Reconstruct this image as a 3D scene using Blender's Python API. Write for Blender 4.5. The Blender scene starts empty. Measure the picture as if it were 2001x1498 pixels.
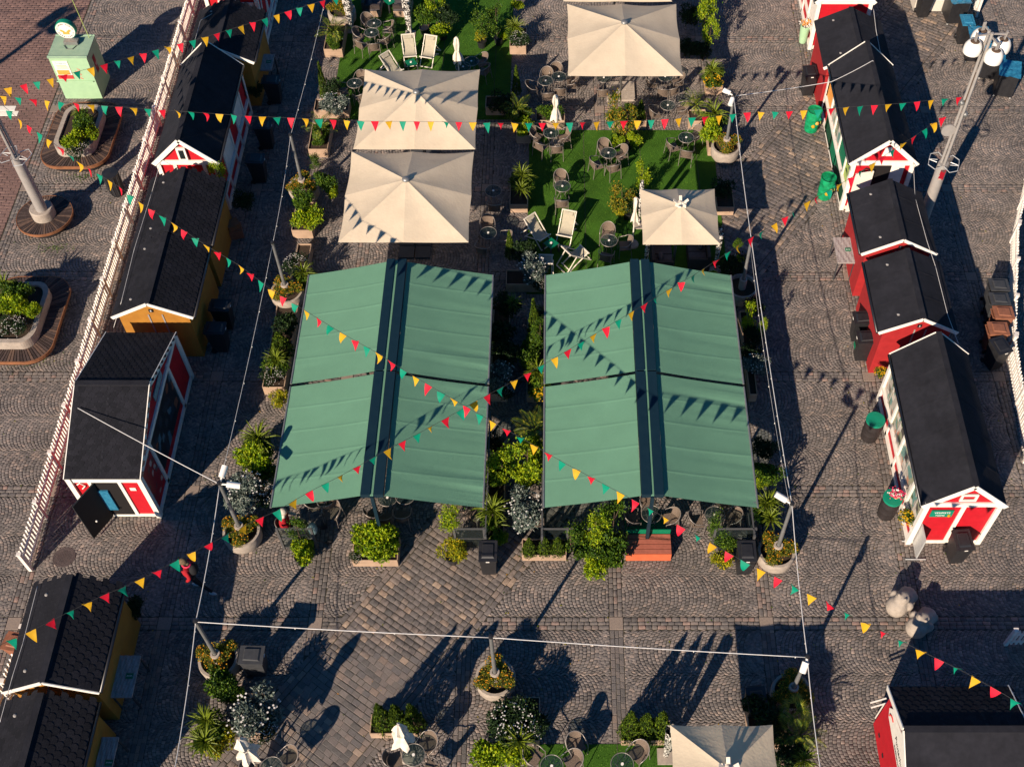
import bpy, math, random
import numpy as np
from mathutils import Vector, Matrix, Euler
rnd = random.Random(7)
NP = np.random.RandomState(5)
S = bpy.context.scene
COL = S.collection
R = math.radians
# ------------------------------------------------------------------ camera, sky, sun, exposure
F, YAW, PITCH, ROLL = 2263.529, 0.00551667, 0.946557901, 0.0046679985
CAM = Vector((-1.61718, -12.82805, 28.69867)); PX, PY = 1092.859, 749.0
fw = Vector((math.sin(YAW)*math.cos(PITCH), math.cos(YAW)*math.cos(PITCH), -math.sin(PITCH)))
rt = Vector((math.cos(YAW), -math.sin(YAW), 0)); upv = rt.cross(fw)
r2 = rt*math.cos(ROLL)+upv*math.sin(ROLL); u2 = upv*math.cos(ROLL)-rt*math.sin(ROLL)
cam = bpy.data.cameras.new('camera'); co = bpy.data.objects.new('camera', cam); COL.objects.link(co)
m3 = Matrix((r2, u2, -fw)).transposed()
co.matrix_world = Matrix.Translation(CAM) @ m3.to_4x4()
cam.sensor_fit = 'HORIZONTAL'; cam.sensor_width = 36.0; cam.lens = F/2001*36.0
cam.shift_x = (1000.5-PX)/2001; cam.shift_y = 0.0; cam.clip_end = 2000
S.camera = co
world = bpy.data.worlds.new('World'); S.world = world; world.use_nodes = True
wn = world.node_tree; sky = wn.nodes.new('ShaderNodeTexSky'); sky.sky_type = 'NISHITA'; sky.sun_disc = False
SUNV = Vector((.97, 1.63, -1.0)).normalized()
sky.ozone_density = 8.0; sky.air_density = 1.0; sky.dust_density = 0.2; sky.sun_elevation = R(27.8); sky.sun_rotation = R(210.8)
tint = wn.nodes.new('ShaderNodeMix'); tint.data_type = 'RGBA'; tint.blend_type = 'MULTIPLY'; tint.inputs[0].default_value = 1; tint.inputs[7].default_value = (.34, .92, 1.12, 1)
wn.links.new(sky.outputs[0], tint.inputs[6]); wn.links.new(tint.outputs[2], wn.nodes['Background'].inputs[0]); wn.nodes['Background'].inputs[1].default_value = 0.05
sl = bpy.data.lights.new('sun', 'SUN'); sl.energy = 5.0; sl.angle = R(.5); sl.color = (1.0, .835, .67)
so = bpy.data.objects.new('sun', sl); COL.objects.link(so); so.rotation_euler = SUNV.to_track_quat('-Z', 'Y').to_euler()
S.view_settings.view_transform = 'Standard'; S.view_settings.look = 'None'; S.view_settings.gamma = 1
S.view_settings.exposure = 0.72; S.view_settings.use_curve_mapping = False
S.cycles.max_bounces = 6; S.cycles.diffuse_bounces = 2; S.cycles.transparent_max_bounces = 12

def at(x, y, z=0.0):
    d = fw + r2*((x-PX)/F) - u2*((y-PY)/F)
    return CAM + d*((z-CAM.z)/d.z)
def proj_np(P):
    d = P-np.array(CAM); z = d@np.array(fw)
    return PX+F*(d@np.array(r2))/z, PY-F*(d@np.array(u2))/z
# ------------------------------------------------------------------ materials
def lin(h):
    h = h.lstrip('#'); o = []
    for i in (0, 2, 4):
        c = int(h[i:i+2], 16)/255; o.append(c/12.92 if c < .04045 else ((c+.055)/1.055)**2.4)
    return tuple(o)
MC = {}
def mat(name, c, c2=None, rough=.8, scale=8.0, bump=0.0, bscale=60.0, island=None, metal=0.0, trans=0.0, wave=None, wob=0.15, spec=.3, coat=0.0, macro=0.0, mscale=.7):
    """procedural material: noise mix of two colours, optional per-island ramp, noise or wave bump"""
    if name in MC: return MC[name]
    m = bpy.data.materials.new(name); m.use_nodes = True; n = m.node_tree; N = n.nodes; L = n.links
    b = N['Principled BSDF']; b.inputs['Roughness'].default_value = rough; b.inputs['Metallic'].default_value = metal
    b.inputs['Specular IOR Level'].default_value = spec; b.inputs['Coat Weight'].default_value = coat
    c = lin(c) if isinstance(c, str) else c
    if c2 is None: c2 = tuple(max(0, x*(1-wob)) for x in c)
    elif isinstance(c2, str): c2 = lin(c2)
    tc = N.new('ShaderNodeTexCoord')
    ns = N.new('ShaderNodeTexNoise'); ns.inputs['Scale'].default_value = scale; ns.inputs['Detail'].default_value = 5
    L.new(tc.outputs['Object'], ns.inputs['Vector'])
    mr = N.new('ShaderNodeMapRange'); mr.inputs[1].default_value = .3; mr.inputs[2].default_value = .7; L.new(ns.outputs[0], mr.inputs[0])
    mx = N.new('ShaderNodeMix'); mx.data_type = 'RGBA'; mx.inputs[6].default_value = (*c, 1); mx.inputs[7].default_value = (*c2, 1)
    L.new(mr.outputs[0], mx.inputs[0]); out = mx.outputs[2]
    if island:
        g = N.new('ShaderNodeNewGeometry'); rp = N.new('ShaderNodeValToRGB'); rp.color_ramp.interpolation = 'LINEAR'
        els = rp.color_ramp.elements
        for k, (p, cc) in enumerate(island):
            e = els[k] if k < 2 else els.new(p)
            e.position = p; cc = lin(cc) if isinstance(cc, str) else cc; e.color = (*cc, 1)
        L.new(g.outputs['Random Per Island'], rp.inputs[0])
        m2 = N.new('ShaderNodeMix'); m2.data_type = 'RGBA'; m2.blend_type = 'MULTIPLY'; m2.inputs[0].default_value = 1
        L.new(rp.outputs[0], m2.inputs[6]); L.new(out, m2.inputs[7]); out = m2.outputs[2]
    if macro:
        gp = N.new('ShaderNodeNewGeometry'); nm = N.new('ShaderNodeTexNoise'); nm.inputs['Scale'].default_value = mscale; nm.inputs['Detail'].default_value = 7; nm.inputs['Roughness'].default_value = .62
        L.new(gp.outputs['Position'], nm.inputs['Vector']); m4 = N.new('ShaderNodeMapRange'); m4.inputs[1].default_value = .32; m4.inputs[2].default_value = .68; m4.inputs[3].default_value = 1-macro; m4.inputs[4].default_value = 1+macro*.35
        L.new(nm.outputs[0], m4.inputs[0]); m5 = N.new('ShaderNodeMix'); m5.data_type = 'RGBA'; m5.blend_type = 'MULTIPLY'; m5.inputs[0].default_value = 1
        L.new(out, m5.inputs[6]); L.new(m4.outputs[0], m5.inputs[7]); out = m5.outputs[2]
    L.new(out, b.inputs['Base Color'])
    if trans:
        tr = N.new('ShaderNodeBsdfTranslucent'); L.new(out, tr.inputs[0]); ms = N.new('ShaderNodeMixShader'); ms.inputs[0].default_value = trans
        L.new(b.outputs[0], ms.inputs[1]); L.new(tr.outputs[0], ms.inputs[2]); L.new(ms.outputs[0], N['Material Output'].inputs[0])
    if bump or wave:
        bp = N.new('ShaderNodeBump'); bp.inputs['Distance'].default_value = .02
        if wave:
            w = N.new('ShaderNodeTexWave'); w.bands_direction = wave[0]; w.inputs['Scale'].default_value = wave[1]; w.inputs['Distortion'].default_value = wave[2]
            w.wave_profile = 'SAW' if len(wave) < 4 else wave[3]
            L.new(tc.outputs['Object'], w.inputs['Vector']); L.new(w.outputs[1], bp.inputs['Height']); bp.inputs['Strength'].default_value = max(bump, .3)
        else:
            nb = N.new('ShaderNodeTexNoise'); nb.inputs['Scale'].default_value = bscale; nb.inputs['Detail'].default_value = 4
            L.new(tc.outputs['Object'], nb.inputs['Vector']); L.new(nb.outputs[0], bp.inputs['Height']); bp.inputs['Strength'].default_value = bump
        L.new(bp.outputs[0], b.inputs['Normal'])
    MC[name] = m; return m
def glassmat(name, tint, alpha):
    if name in MC: return MC[name]
    m = bpy.data.materials.new(name); m.use_nodes = True; N = m.node_tree.nodes; L = m.node_tree.links
    b = N['Principled BSDF']; b.inputs['Base Color'].default_value = (*tint, 1); b.inputs['Roughness'].default_value = .06
    t = N.new('ShaderNodeBsdfTransparent'); t.inputs[0].default_value = (.8, .88, .88, 1); x = N.new('ShaderNodeMixShader'); x.inputs[0].default_value = alpha
    L.new(t.outputs[0], x.inputs[1]); L.new(b.outputs[0], x.inputs[2]); L.new(x.outputs[0], N['Material Output'].inputs[0])
    MC[name] = m; return m
W1 = (1, 1, 1)
M = dict(
 sett=mat('sett_stone', W1, (.62,.62,.62), .75, 14, .3, 70, macro=.3, island=[(0,(0.150,0.133,0.122)),(.35,(0.217,0.190,0.173)),(.7,(0.258,0.220,0.197)),(.9,(0.300,0.244,0.211)),(1,(0.390,0.305,0.252))]),
 bigsett=mat('granite_sett', W1, (.5,.5,.5), .72, 9, .4, 45, macro=.25, island=[(0,(0.152,0.135,0.125)),(.3,(0.203,0.174,0.158)),(.6,(0.239,0.200,0.178)),(.85,(0.275,0.218,0.182)),(.95,(0.377,0.276,0.205)),(1,(0.478,0.352,0.257))]),
 bandsett=mat('band_sett', W1, (.6,.6,.6), .72, 10, .5, 50, macro=.3, island=[(0,(0.160,0.142,0.132)),(.4,(0.217,0.190,0.172)),(.75,(0.254,0.214,0.187)),(.9,(0.304,0.221,0.185)),(1,(0.392,0.262,0.211))]),
 brick=mat('walkway_brick', W1, (.75,.75,.75), .8, 3, .3, 60, macro=.25, island=[(0,(0.181,0.114,0.098)),(.5,(0.219,0.134,0.113)),(1,(0.256,0.156,0.130))]),
 slab=mat('stone_slab', '#8f8073', '#7c6f66', .8, 20, .3, 80),
 joint=mat('joint_earth', (.045,.038,.032), (.08,.07,.045), .95, 3, .4, 40),
 ground=mat('ground', (.10,.088,.078), (.13,.115,.10), .9, 5, .8, 9),
 turf=mat('turf', (.060,.150,.016), (.040,.11,.010), .9, 90, 1.0, 120, spec=.1, macro=.3, mscale=1.1),
 blade=mat('turf_blade', W1, (.7,.7,.7), .8, 6, island=[(0,(.035,.10,.008)),(.6,(.08,.19,.015)),(1,(.14,.26,.03))], spec=.1, macro=.3, mscale=1.1),
 roof=mat('roofing_felt', (.018,.0185,.0235), (.024,.024,.030), .92, 7, .5, 160, spec=.15, macro=.35, mscale=1.3),
 shingle=mat('shingle_felt', W1, (.75,.75,.75), .9, 20, .4, 160, macro=.3, mscale=1.3, island=[(0,(.0125,.013,.017)),(1,(.020,.020,.026))], spec=.15),
 redshed=mat('red_shed_boards', (.36,.020,.022), (.30,.016,.018), .7, 5, wave=('Z', 2.6, 0, 'SAW'), bump=.25), redwall=mat('red_boards', (.50,.008,.018), (.42,.007,.015), .65, 5, wave=('Z', 2.6, 0, 'SAW'), bump=.25),
 redv=mat('red_panel', (.55,.014,.02), (.42,.012,.016), .65, 5, wave=('X', 2.6, 0, 'SAW'), bump=.25),
 yellow=mat('yellow_boards', (.40,.185,.028), (.33,.145,.024), .65, 4, wave=('Z', 2.6, 0, 'SAW'), bump=.25),
 white=mat('white_paint', (.80,.76,.68), (.70,.66,.58), .6, 6, .1, 60),
 fence=mat('fence_paint', (.82,.77,.70), (.62,.56,.50), .65, 9, .2, 40),
 greywood=mat('grey_trim', (.30,.28,.26), None, .7, 10, .2),
 black=mat('black_plastic', (.012,.012,.014), (.02,.02,.022), .45, 6, .1, 50, spec=.5),
 darkblue=mat('dark_casing', (.004,.018,.030), (.006,.022,.034), .5, 6, .1),
 green=mat('awning_green', (.155,.33,.215), (.135,.29,.19), .85, 60, .35, 420, trans=.14, spec=.1, macro=.07, mscale=1.2),
 cream=mat('umbrella_canvas', (.80,.67,.49), (.76,.63,.46), .85, 3, .35, 14, trans=.3, spec=.1, macro=.08, mscale=1.6),
 cream2=mat('folded_canvas', (.80,.72,.60), (.66,.58,.47), .85, 8, .3, 90, trans=.1, spec=.1),
 steel=mat('galvanised_steel', (.30,.30,.29), (.22,.22,.21), .45, 12, .15, 40, metal=.6),
 lampw=mat('lamp_enamel', (.83,.78,.70), None, .25, 4, wob=.05, spec=.5, coat=.3),
 mast=mat('mast_grey', (.36,.33,.30), (.30,.28,.26), .55, 5, .1, 30, metal=.2),
 conc=mat('concrete', (.40,.34,.28), (.30,.255,.21), .9, 8, .4, 90),
 wood=mat('larch_planks', (.46,.32,.22), (.34,.235,.16), .75, 3, wave=('Z', 9, 3, 'SIN'), bump=.1),
 deck=mat('bench_slats', W1, (.6,.6,.6), .75, 12, .3, 40, island=[(0,(.085,.05,.04)),(.6,(.15,.09,.07)),(1,(.25,.155,.11))]),
 rim=mat('bench_rim', (.26,.11,.05), (.16,.07,.035), .6, 6, .2),
 redbench=mat('red_bench', (.42,.13,.085), (.33,.10,.065), .65, 9, wave=('X', 14, 4, 'SIN'), bump=.15),
 redfront=mat('orange_board', (.60,.13,.055), (.52,.11,.045), .6, 5, .1),
 wicker=mat('wicker', (.20,.15,.115), (.13,.095,.07), .8, 40, .8, 140),
 alu=mat('chair_tube', (.30,.265,.23), (.23,.20,.18), .4, 20, metal=.4),
 glass=glassmat('table_glass', (.03,.045,.045), .28), pane=glassmat('window_glass', (.01,.015,.02), .6),
 screen=glassmat('screen_glass', (.05,.06,.06), .15),
 canvas=mat('sling_fabric', (.47,.42,.31), (.40,.36,.27), .85, 10, .3, 200, trans=.15),
 sticks=mat('white_wood', (.75,.68,.56), None, .6, 10),
 soil=mat('soil', (.035,.022,.015), (.06,.04,.025), .95, 30, 1, 60),
 lime=mat('lime_leaf', W1, (.7,.7,.7), .55, 4, island=[(0,(.06,.14,.005)),(.4,(.22,.36,.008)),(1,(.50,.56,.012))], trans=.3),
 leaf=mat('green_leaf', W1, (.7,.7,.7), .55, 4, island=[(0,(.015,.045,.006)),(.5,(.055,.13,.01)),(1,(.17,.27,.012))], trans=.25),
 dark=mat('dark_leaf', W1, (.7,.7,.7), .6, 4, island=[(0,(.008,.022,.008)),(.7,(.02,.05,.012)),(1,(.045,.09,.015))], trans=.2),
 thuja=mat('thuja_leaf', W1, (.7,.7,.7), .7, 4, island=[(0,(.012,.035,.004)),(.6,(.07,.13,.006)),(1,(.17,.24,.008))], trans=.15),
 yleaf=mat('yellow_leaf', W1, (.8,.8,.8), .55, 4, island=[(0,(.12,.18,.008)),(.5,(.35,.36,.01)),(1,(.60,.46,.012))], trans=.3),
 orangeleaf=mat('autumn_leaf', W1, (.8,.8,.8), .55, 4, island=[(0,(.03,.06,.008)),(.5,(.13,.19,.012)),(.8,(.34,.30,.02)),(1,(.55,.24,.02))], trans=.3),
 silver=mat('silver_leaf', W1, (.8,.8,.8), .6, 4, island=[(0,(.05,.075,.065)),(.6,(.15,.20,.165)),(1,(.42,.45,.38))], trans=.15),
 palm=mat('palm_leaf', W1, (.8,.8,.8), .5, 4, island=[(0,(.03,.07,.008)),(.6,(.16,.21,.012)),(1,(.36,.34,.03))], trans=.2),
 petal_o=mat('orange_petal', (.80,.22,.012), (.75,.40,.02), .6, 20, trans=.2), petal_w=mat('white_petal', (.85,.80,.72), None, .6, 20, trans=.2),
 petal_y=mat('yellow_petal', (.85,.50,.015), None, .6, 20, trans=.2), petal_p=mat('pink_petal', (.75,.03,.18), (.8,.05,.05), .6, 20, trans=.2),
 bark=mat('bark', (.13,.085,.055), (.08,.05,.035), .9, 20, .6, 60),
 flag_r=mat('flag_red', (.85,.012,.04), None, .6, 9, wob=.1, trans=.35), flag_y=mat('flag_yellow', (.90,.50,.02), None, .6, 9, wob=.1, trans=.45),
 flag_g=mat('flag_green', (.0,.36,.21), None, .6, 9, wob=.1, trans=.45), cord=mat('dark_cord', (.03,.03,.03)), wire=mat('white_cable', (.62,.60,.57), None, .5),
 bulb=mat('bulb', (.75,.70,.6), None, .2, spec=.6), brass=mat('bulb_socket', (.05,.05,.05)),
 mint=mat('mint_paint', (.34,.52,.31), (.30,.47,.28), .55, 5, .05, 60), mint2=mat('mint_roof', (.30,.42,.29), (.24,.36,.25), .7, 4, .3, 40),
 scr=mat('screen_frame', (.11,.11,.11), None, .5, metal=.3), signgreen=mat('sign_green', (.005,.22,.13), None, .5), paper=mat('paper', (.82,.76,.66), None, .6), posterred=mat('poster_red', (.80,.06,.05), None, .5),
 orange=mat('orange_print', (.85,.38,.08), (.75,.28,.05), .5, 30), ink=mat('ink', (.04,.035,.04)), blueink=mat('blue_print', (.2,.45,.55)), wprint=mat('white_print', (.85,.85,.8)),
 barrel=mat('painted_barrel', (.0,.20,.07), (.005,.32,.13), .6, 7, .3, 20, macro=.4, mscale=5), barrelk=mat('dark_barrel', (.018,.015,.015), (.03,.024,.024), .6, 8, .3),
 bluelid=mat('blue_tarp', (.012,.13,.24), (.03,.2,.32), .5, 10, .6, 20, spec=.5), brownlid=mat('brown_lid', (.28,.11,.06), (.20,.08,.045), .6, 8, .2), greylid=mat('grey_bin', (.05,.052,.056), (.035,.037,.04), .6, 8, .1),
 stone=mat('carved_granite', (.40,.345,.285), (.28,.24,.20), .85, 7, .6, 70), iron=mat('cast_iron', (.065,.05,.048), (.10,.075,.07), .7, 20, .6, 70),
 greytable=mat('grey_tarp', (.36,.32,.30), (.28,.25,.24), .8, 14, .6, 30), tent=mat('tent_fabric', (.72,.67,.58), (.66,.60,.52), .8, 2, wave=('X', 6, 1, 'SIN'), bump=.1, trans=.2),
 sofa=mat('dark_rattan', (.035,.028,.026), (.06,.045,.04), .8, 40, .6, 120), cushion=mat('cushion', (.09,.08,.085), (.07,.06,.065), .9, 20, .3, 90),
 zebra=None, skin=mat('skin', (.50,.28,.19), None, .6), redcloth=mat('red_jacket', (.40,.010,.018), (.30,.008,.014), .8, 12, .4, 50), blackcloth=mat('dark_clothes', (.015,.014,.016), None, .9, 12, .4, 50),
 hairw=mat('pale_hair', (.62,.55,.45), (.45,.4,.33), .8, 30, .6, 60), hairb=mat('brown_hair', (.09,.06,.035), (.16,.11,.06), .8, 30, .6, 60), shoe=mat('pale_shoe', (.45,.47,.48)), khaki=mat('pale_trousers', (.68,.56,.44), None, .8, 10, .3),
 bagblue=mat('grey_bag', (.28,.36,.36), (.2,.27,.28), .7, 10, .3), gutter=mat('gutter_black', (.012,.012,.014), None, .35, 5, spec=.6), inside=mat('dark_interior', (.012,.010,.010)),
 hedge=mat('hedge_panel', W1, (.5,.5,.5), .8, 30, island=[(0,(.004,.03,.015)),(1,(.01,.10,.045))]), greenpanel=mat('green_panel', (.0,.16,.075), None, .6), limepanel=mat('lime_panel', (.42,.52,.14), (.36,.46,.12), .6, 6),
 metalshoe=mat('white_metal', (.55,.55,.53), None, .4, metal=.3), doorblack=mat('black_door', (.014,.016,.018), (.02,.024,.024), .6, 6, .2))
def postermat(name, sc, cols):
    m = bpy.data.materials.new(name); m.use_nodes = True; N = m.node_tree.nodes; L = m.node_tree.links
    tc = N.new('ShaderNodeTexCoord'); v = N.new('ShaderNodeTexVoronoi'); v.inputs['Scale'].default_value = sc; v.distance = 'CHEBYCHEV'
    rp = N.new('ShaderNodeValToRGB'); rp.color_ramp.interpolation = 'CONSTANT'
    for k, (p, c) in enumerate(cols):
        e = rp.color_ramp.elements[k] if k < 2 else rp.color_ramp.elements.new(p)
        e.position = p; e.color = (*c, 1)
    sp = N.new('ShaderNodeSeparateColor')
    L.new(tc.outputs['Object'], v.inputs['Vector']); L.new(v.outputs['Color'], sp.inputs[0]); L.new(sp.outputs[0], rp.inputs[0])
    L.new(rp.outputs[0], N['Principled BSDF'].inputs['Base Color']); N['Principled BSDF'].inputs['Roughness'].default_value = .3
    return m
M['zebra'] = postermat('speckled_curtain', 26, [(0, (.02,.018,.02)), (.55, (.75,.7,.62))])
M['goods'] = postermat('window_goods', 5, [(0, (.42,.38,.32)), (.3, (.10,.09,.08)), (.45, (.30,.30,.20)), (.6, (.12,.25,.22)), (.72, (.45,.22,.14)), (.8, (.62,.56,.48)), (.93, (.05,.10,.05))])
M['poster'] = postermat('red_poster', 7, [(0, (.30,.01,.02)), (.72, (.12,.05,.05)), (.88, (.45,.35,.3))])
M['darkgoods'] = postermat('dark_goods', 4, [(0, (.015,.018,.02)), (.6, (.03,.04,.05)), (.8, (.25,.08,.04)), (.87, (.08,.16,.2)), (.94, (.01,.012,.015))])

# ------------------------------------------------------------------ mesh builder
class MB:
    def __init__(s): s.v = []; s.f = []; s.mi = []; s.k = 0
    def add(s, vs, fs):
        o = len(s.v); s.v += [tuple(p) for p in vs]; s.f += [tuple(i+o for i in f) for f in fs]; s.mi += [s.k]*len(fs); return s
    def mat(s, k): s.k = k; return s
    def box(s, c, d, rz=0.0, M3=None):
        x, y, z = d[0]/2, d[1]/2, d[2]/2
        P = [Vector((a*x, b*y, e*z)) for e in (-1, 1) for b in (-1, 1) for a in (-1, 1)]
        if M3 is None: M3 = Matrix.Rotation(rz, 3, 'Z')
        c = Vector(c); return s.add([M3@p+c for p in P], [(0,2,3,1),(4,5,7,6),(0,1,5,4),(2,6,7,3),(0,4,6,2),(1,3,7,5)])
    def bx(s, x0, x1, y0, y1, z0, z1): return s.box(((x0+x1)/2, (y0+y1)/2, (z0+z1)/2), (x1-x0, y1-y0, z1-z0))
    def beam(s, a, b, w, h=None, up=Vector((0, 0, 1))):
        a, b = Vector(a), Vector(b); d = b-a; l = d.length; d.normalize(); h = h or w
        sd = d.cross(up); 
        if sd.length < 1e-4: sd = d.cross(Vector((0, 1, 0)))
        sd.normalize(); u = sd.cross(d)
        return s.box((a+b)/2, (w, l, h), M3=Matrix((sd, d, u)).transposed())
    def tube(s, pts, r, n=6, closed=False, cap=True):
        pts = [Vector(p) for p in pts]; N = len(pts); o = len(s.v); vs = []; fs = []; prev = None
        for i, p in enumerate(pts):
            a = pts[(i-1) % N] if (i > 0 or closed) else p; b = pts[(i+1) % N] if (i < N-1 or closed) else p
            d = (b-a).normalized()
            if prev is None:
                u = d.cross(Vector((0, 0, 1)))
                if u.length < .05: u = d.cross(Vector((0, 1, 0)))
            else:
                u = prev-d*prev.dot(d)
                if u.length < 1e-5: u = d.cross(Vector((0, 1, 0)))
            u.normalize(); prev = u; w = d.cross(u); rr = r[i] if isinstance(r, (list, tuple)) else r
            vs += [p+u*(math.cos(2*math.pi*k/n)*rr)+w*(math.sin(2*math.pi*k/n)*rr) for k in range(n)]
        for i in range(N if closed else N-1):
            j = (i+1) % N
            fs += [(i*n+k, i*n+(k+1) % n, j*n+(k+1) % n, j*n+k) for k in range(n)]
        if cap and not closed: fs += [tuple(range(n))[::-1], tuple((N-1)*n+k for k in range(n))]
        return s.add(vs, fs)
    def cyl(s, c, r, h, n=16, r1=None):
        c = Vector(c); return s.tube([c, c+Vector((0, 0, h))], [r, r if r1 is None else r1], n)
    def lathe(s, prof, n=24, c=(0, 0, 0)):
        c = Vector(c); vs = []; fs = []; m = len(prof)
        for k in range(n):
            a = 2*math.pi*k/n; vs += [c+Vector((r*math.cos(a), r*math.sin(a), z)) for r, z in prof]
        for k in range(n):
            j = (k+1) % n
            fs += [(k*m+i, j*m+i, j*m+i+1, k*m+i+1) for i in range(m-1)]
        return s.add(vs, fs)
    def poly(s, pts): return s.add(pts, [tuple(range(len(pts)))])
    def prism(s, pts, d):
        n = len(pts); pts = [Vector(p) for p in pts]; d = Vector(d)
        return s.add(pts+[p+d for p in pts], [tuple(range(n))[::-1], tuple(range(n, 2*n))]+[(i, (i+1) % n, n+(i+1) % n, n+i) for i in range(n)])
    def sphere(s, c, r, n=8, m=6, sc=(1, 1, 1)):
        prof = [(max(1e-4, math.sin(math.pi*i/m)), -math.cos(math.pi*i/m)) for i in range(m+1)]
        t = MB().lathe(prof, n); c = Vector(c)
        return s.add([Vector((p[0]*r*sc[0], p[1]*r*sc[1], p[2]*r*sc[2]))+c for p in t.v], t.f)
    def build(s, name, mats, parent=None, smooth=False, off=None, sharp=None):
        me = bpy.data.meshes.new(name)
        if off is not None: s.v = [(p[0]-off[0], p[1]-off[1], p[2]-off[2]) for p in s.v]
        me.from_pydata(s.v, [], s.f); mats = mats if isinstance(mats, (list, tuple)) else [mats]
        for q in mats: me.materials.append(M[q] if isinstance(q, str) else q)
        if len(mats) > 1: me.polygons.foreach_set('material_index', s.mi)
        if smooth: me.polygons.foreach_set('use_smooth', [True]*len(me.polygons))
        if sharp: me.set_sharp_from_angle(angle=R(sharp))
        return link(name, me, parent)
def link(name, me, parent=None):
    o = bpy.data.objects.new(name, me); COL.objects.link(o)
    if parent is not None: o.parent = parent
    return o
LABELS = {}
def tag(o, label, cat, group=None):
    o['label'] = label; o['category'] = cat
    if group: o['group'] = group
    LABELS.setdefault(label, []).append(o.name); return o
def thing(name, label, cat, loc=(0, 0, 0), rz=0, group=None):
    o = bpy.data.objects.new(name, None); COL.objects.link(o); o.location = loc; o.rotation_euler = (0, 0, rz); o.empty_display_size = .1
    return tag(o, label, cat, group)
KIDS = {}
def dup(root, loc, rz, label, group=None, sc=None, cat=None):
    r = root.copy(); COL.objects.link(r); r.location = loc; r.rotation_euler = (0, 0, rz)
    if sc is not None: r.scale = sc if hasattr(sc, '__len__') else (sc, sc, sc)
    if root.name not in KIDS: KIDS[root.name] = [(c, [g for g in bpy.data.objects if g.parent is c]) for c in bpy.data.objects if c.parent is root]
    for c, gs in KIDS[root.name]:
        d = c.copy(); COL.objects.link(d); d.parent = r
        for g in gs:
            e = g.copy(); COL.objects.link(e); e.parent = d
    return tag(r, label, cat or root['category'], group or root.get('group'))
class Proto:
    """builds a thing once, then copies it: the first call places the original"""
    def __init__(s, fn): s.fn = fn; s.o = None
    def __call__(s, loc, rz, label, group=None, sc=None, cat=None):
        if s.o is None:
            s.o = s.fn(); s.used = False
        if not s.used:
            s.used = True; o = s.o; KIDS[o.name] = [(c, [g for g in bpy.data.objects if g.parent is c]) for c in bpy.data.objects if c.parent is o]
            o.location = loc; o.rotation_euler = (0, 0, rz)
            if sc is not None: o.scale = sc if hasattr(sc, '__len__') else (sc, sc, sc)
            return tag(o, label, cat or o['category'], group)
        r = dup(s.o, loc, rz, label, group, sc if sc is not None else (1, 1, 1), cat); return r
def blank(name, cat):
    o = bpy.data.objects.new(name, None); COL.objects.link(o); o.empty_display_size = .1; o['category'] = cat; return o
def struct(o): o['kind'] = 'structure'; return o
def text(body, size, parent, loc, rot, m, name='lettering', align='CENTER', ext=.002):
    c = bpy.data.curves.new(name, 'FONT'); c.body = body; c.size = size; c.align_x = align; c.align_y = 'CENTER'; c.extrude = ext
    c.materials.append(M[m]); tmp = bpy.data.objects.new(name, c); COL.objects.link(tmp); dg = bpy.context.evaluated_depsgraph_get()
    me = bpy.data.meshes.new_from_object(tmp.evaluated_get(dg)); bpy.data.objects.remove(tmp)
    o = link(name, me, parent); o.location = loc; o.rotation_euler = rot; return o
# ------------------------------------------------------------------ paving
GY = 4.05649
g = MB().bx(-400, 400, -400, 500, -1.0, -.026).build('ground', 'ground'); struct(g)
jb = struct(MB().bx(-60, 40, -20, 60, -.024, -.016).build('paving_bed', 'joint'))
RD = np.array([.5813, .8137]); RN = np.array([.8137, -.5813]); RC = np.array([-4.49, 1.41])   # cart road axis
def road_uv(P): d = P-RC; return d@RD, d@RN
def visible(c, mx=260):
    P = np.concatenate([c, np.zeros((len(c), 1))], 1); x, y = proj_np(P)
    return (x > -mx) & (x < 2001+mx) & (y > -mx) & (y < 1498+mx)
def sett_mesh(name, Q, m, parent, gap=.006, inset=.010, h=.024, jz=.003, kind='stuff'):
    """Q: N x 4 x 2 corner quads -> N chamfered stones as one mesh"""
    n = len(Q); c = Q.mean(1, keepdims=True); d = Q-c; L = np.linalg.norm(d, axis=2, keepdims=True)
    B = c+d*np.maximum(.2, (L-gap)/L); T = c+d*np.maximum(.2, (L-gap-inset)/L)
    B = B+NP.uniform(-.003, .003, B.shape); T = T+NP.uniform(-.003, .003, T.shape)
    z0 = NP.uniform(-jz, jz, (n, 1, 1)); tilt = NP.uniform(-.032, .032, (n, 1, 2))
    zt = z0+((T-c)*tilt).sum(2, keepdims=True)
    V = np.zeros((n, 12, 3)); V[:, 0:4, :2] = B; V[:, 0:4, 2] = -h; V[:, 4:8, :2] = B; V[:, 4:8, 2:] = zt-.0038; V[:, 8:12, :2] = T; V[:, 8:12, 2:] = zt
    fi = np.array([[8,9,10,11],[4,5,9,8],[5,6,10,9],[6,7,11,10],[7,4,8,11],[0,1,5,4],[1,2,6,5],[2,3,7,6],[3,0,4,7]])
    Fc = (np.arange(n)[:, None, None]*12+fi[None]).reshape(-1)
    me = bpy.data.meshes.new(name); me.vertices.add(n*12); me.vertices.foreach_set('co', V.reshape(-1)); nf = n*9
    me.loops.add(nf*4); me.loops.foreach_set('vertex_index', Fc.astype(np.int32)); me.polygons.add(nf)
    me.polygons.foreach_set('loop_start', (np.arange(nf)*4).astype(np.int32)); me.polygons.foreach_set('loop_total', np.full(nf, 4, np.int32))
    me.update(); me.materials.append(M[m]); o = link(name, me, parent)
    if kind: o['kind'] = kind
    return o
UNIT = {}
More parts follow.
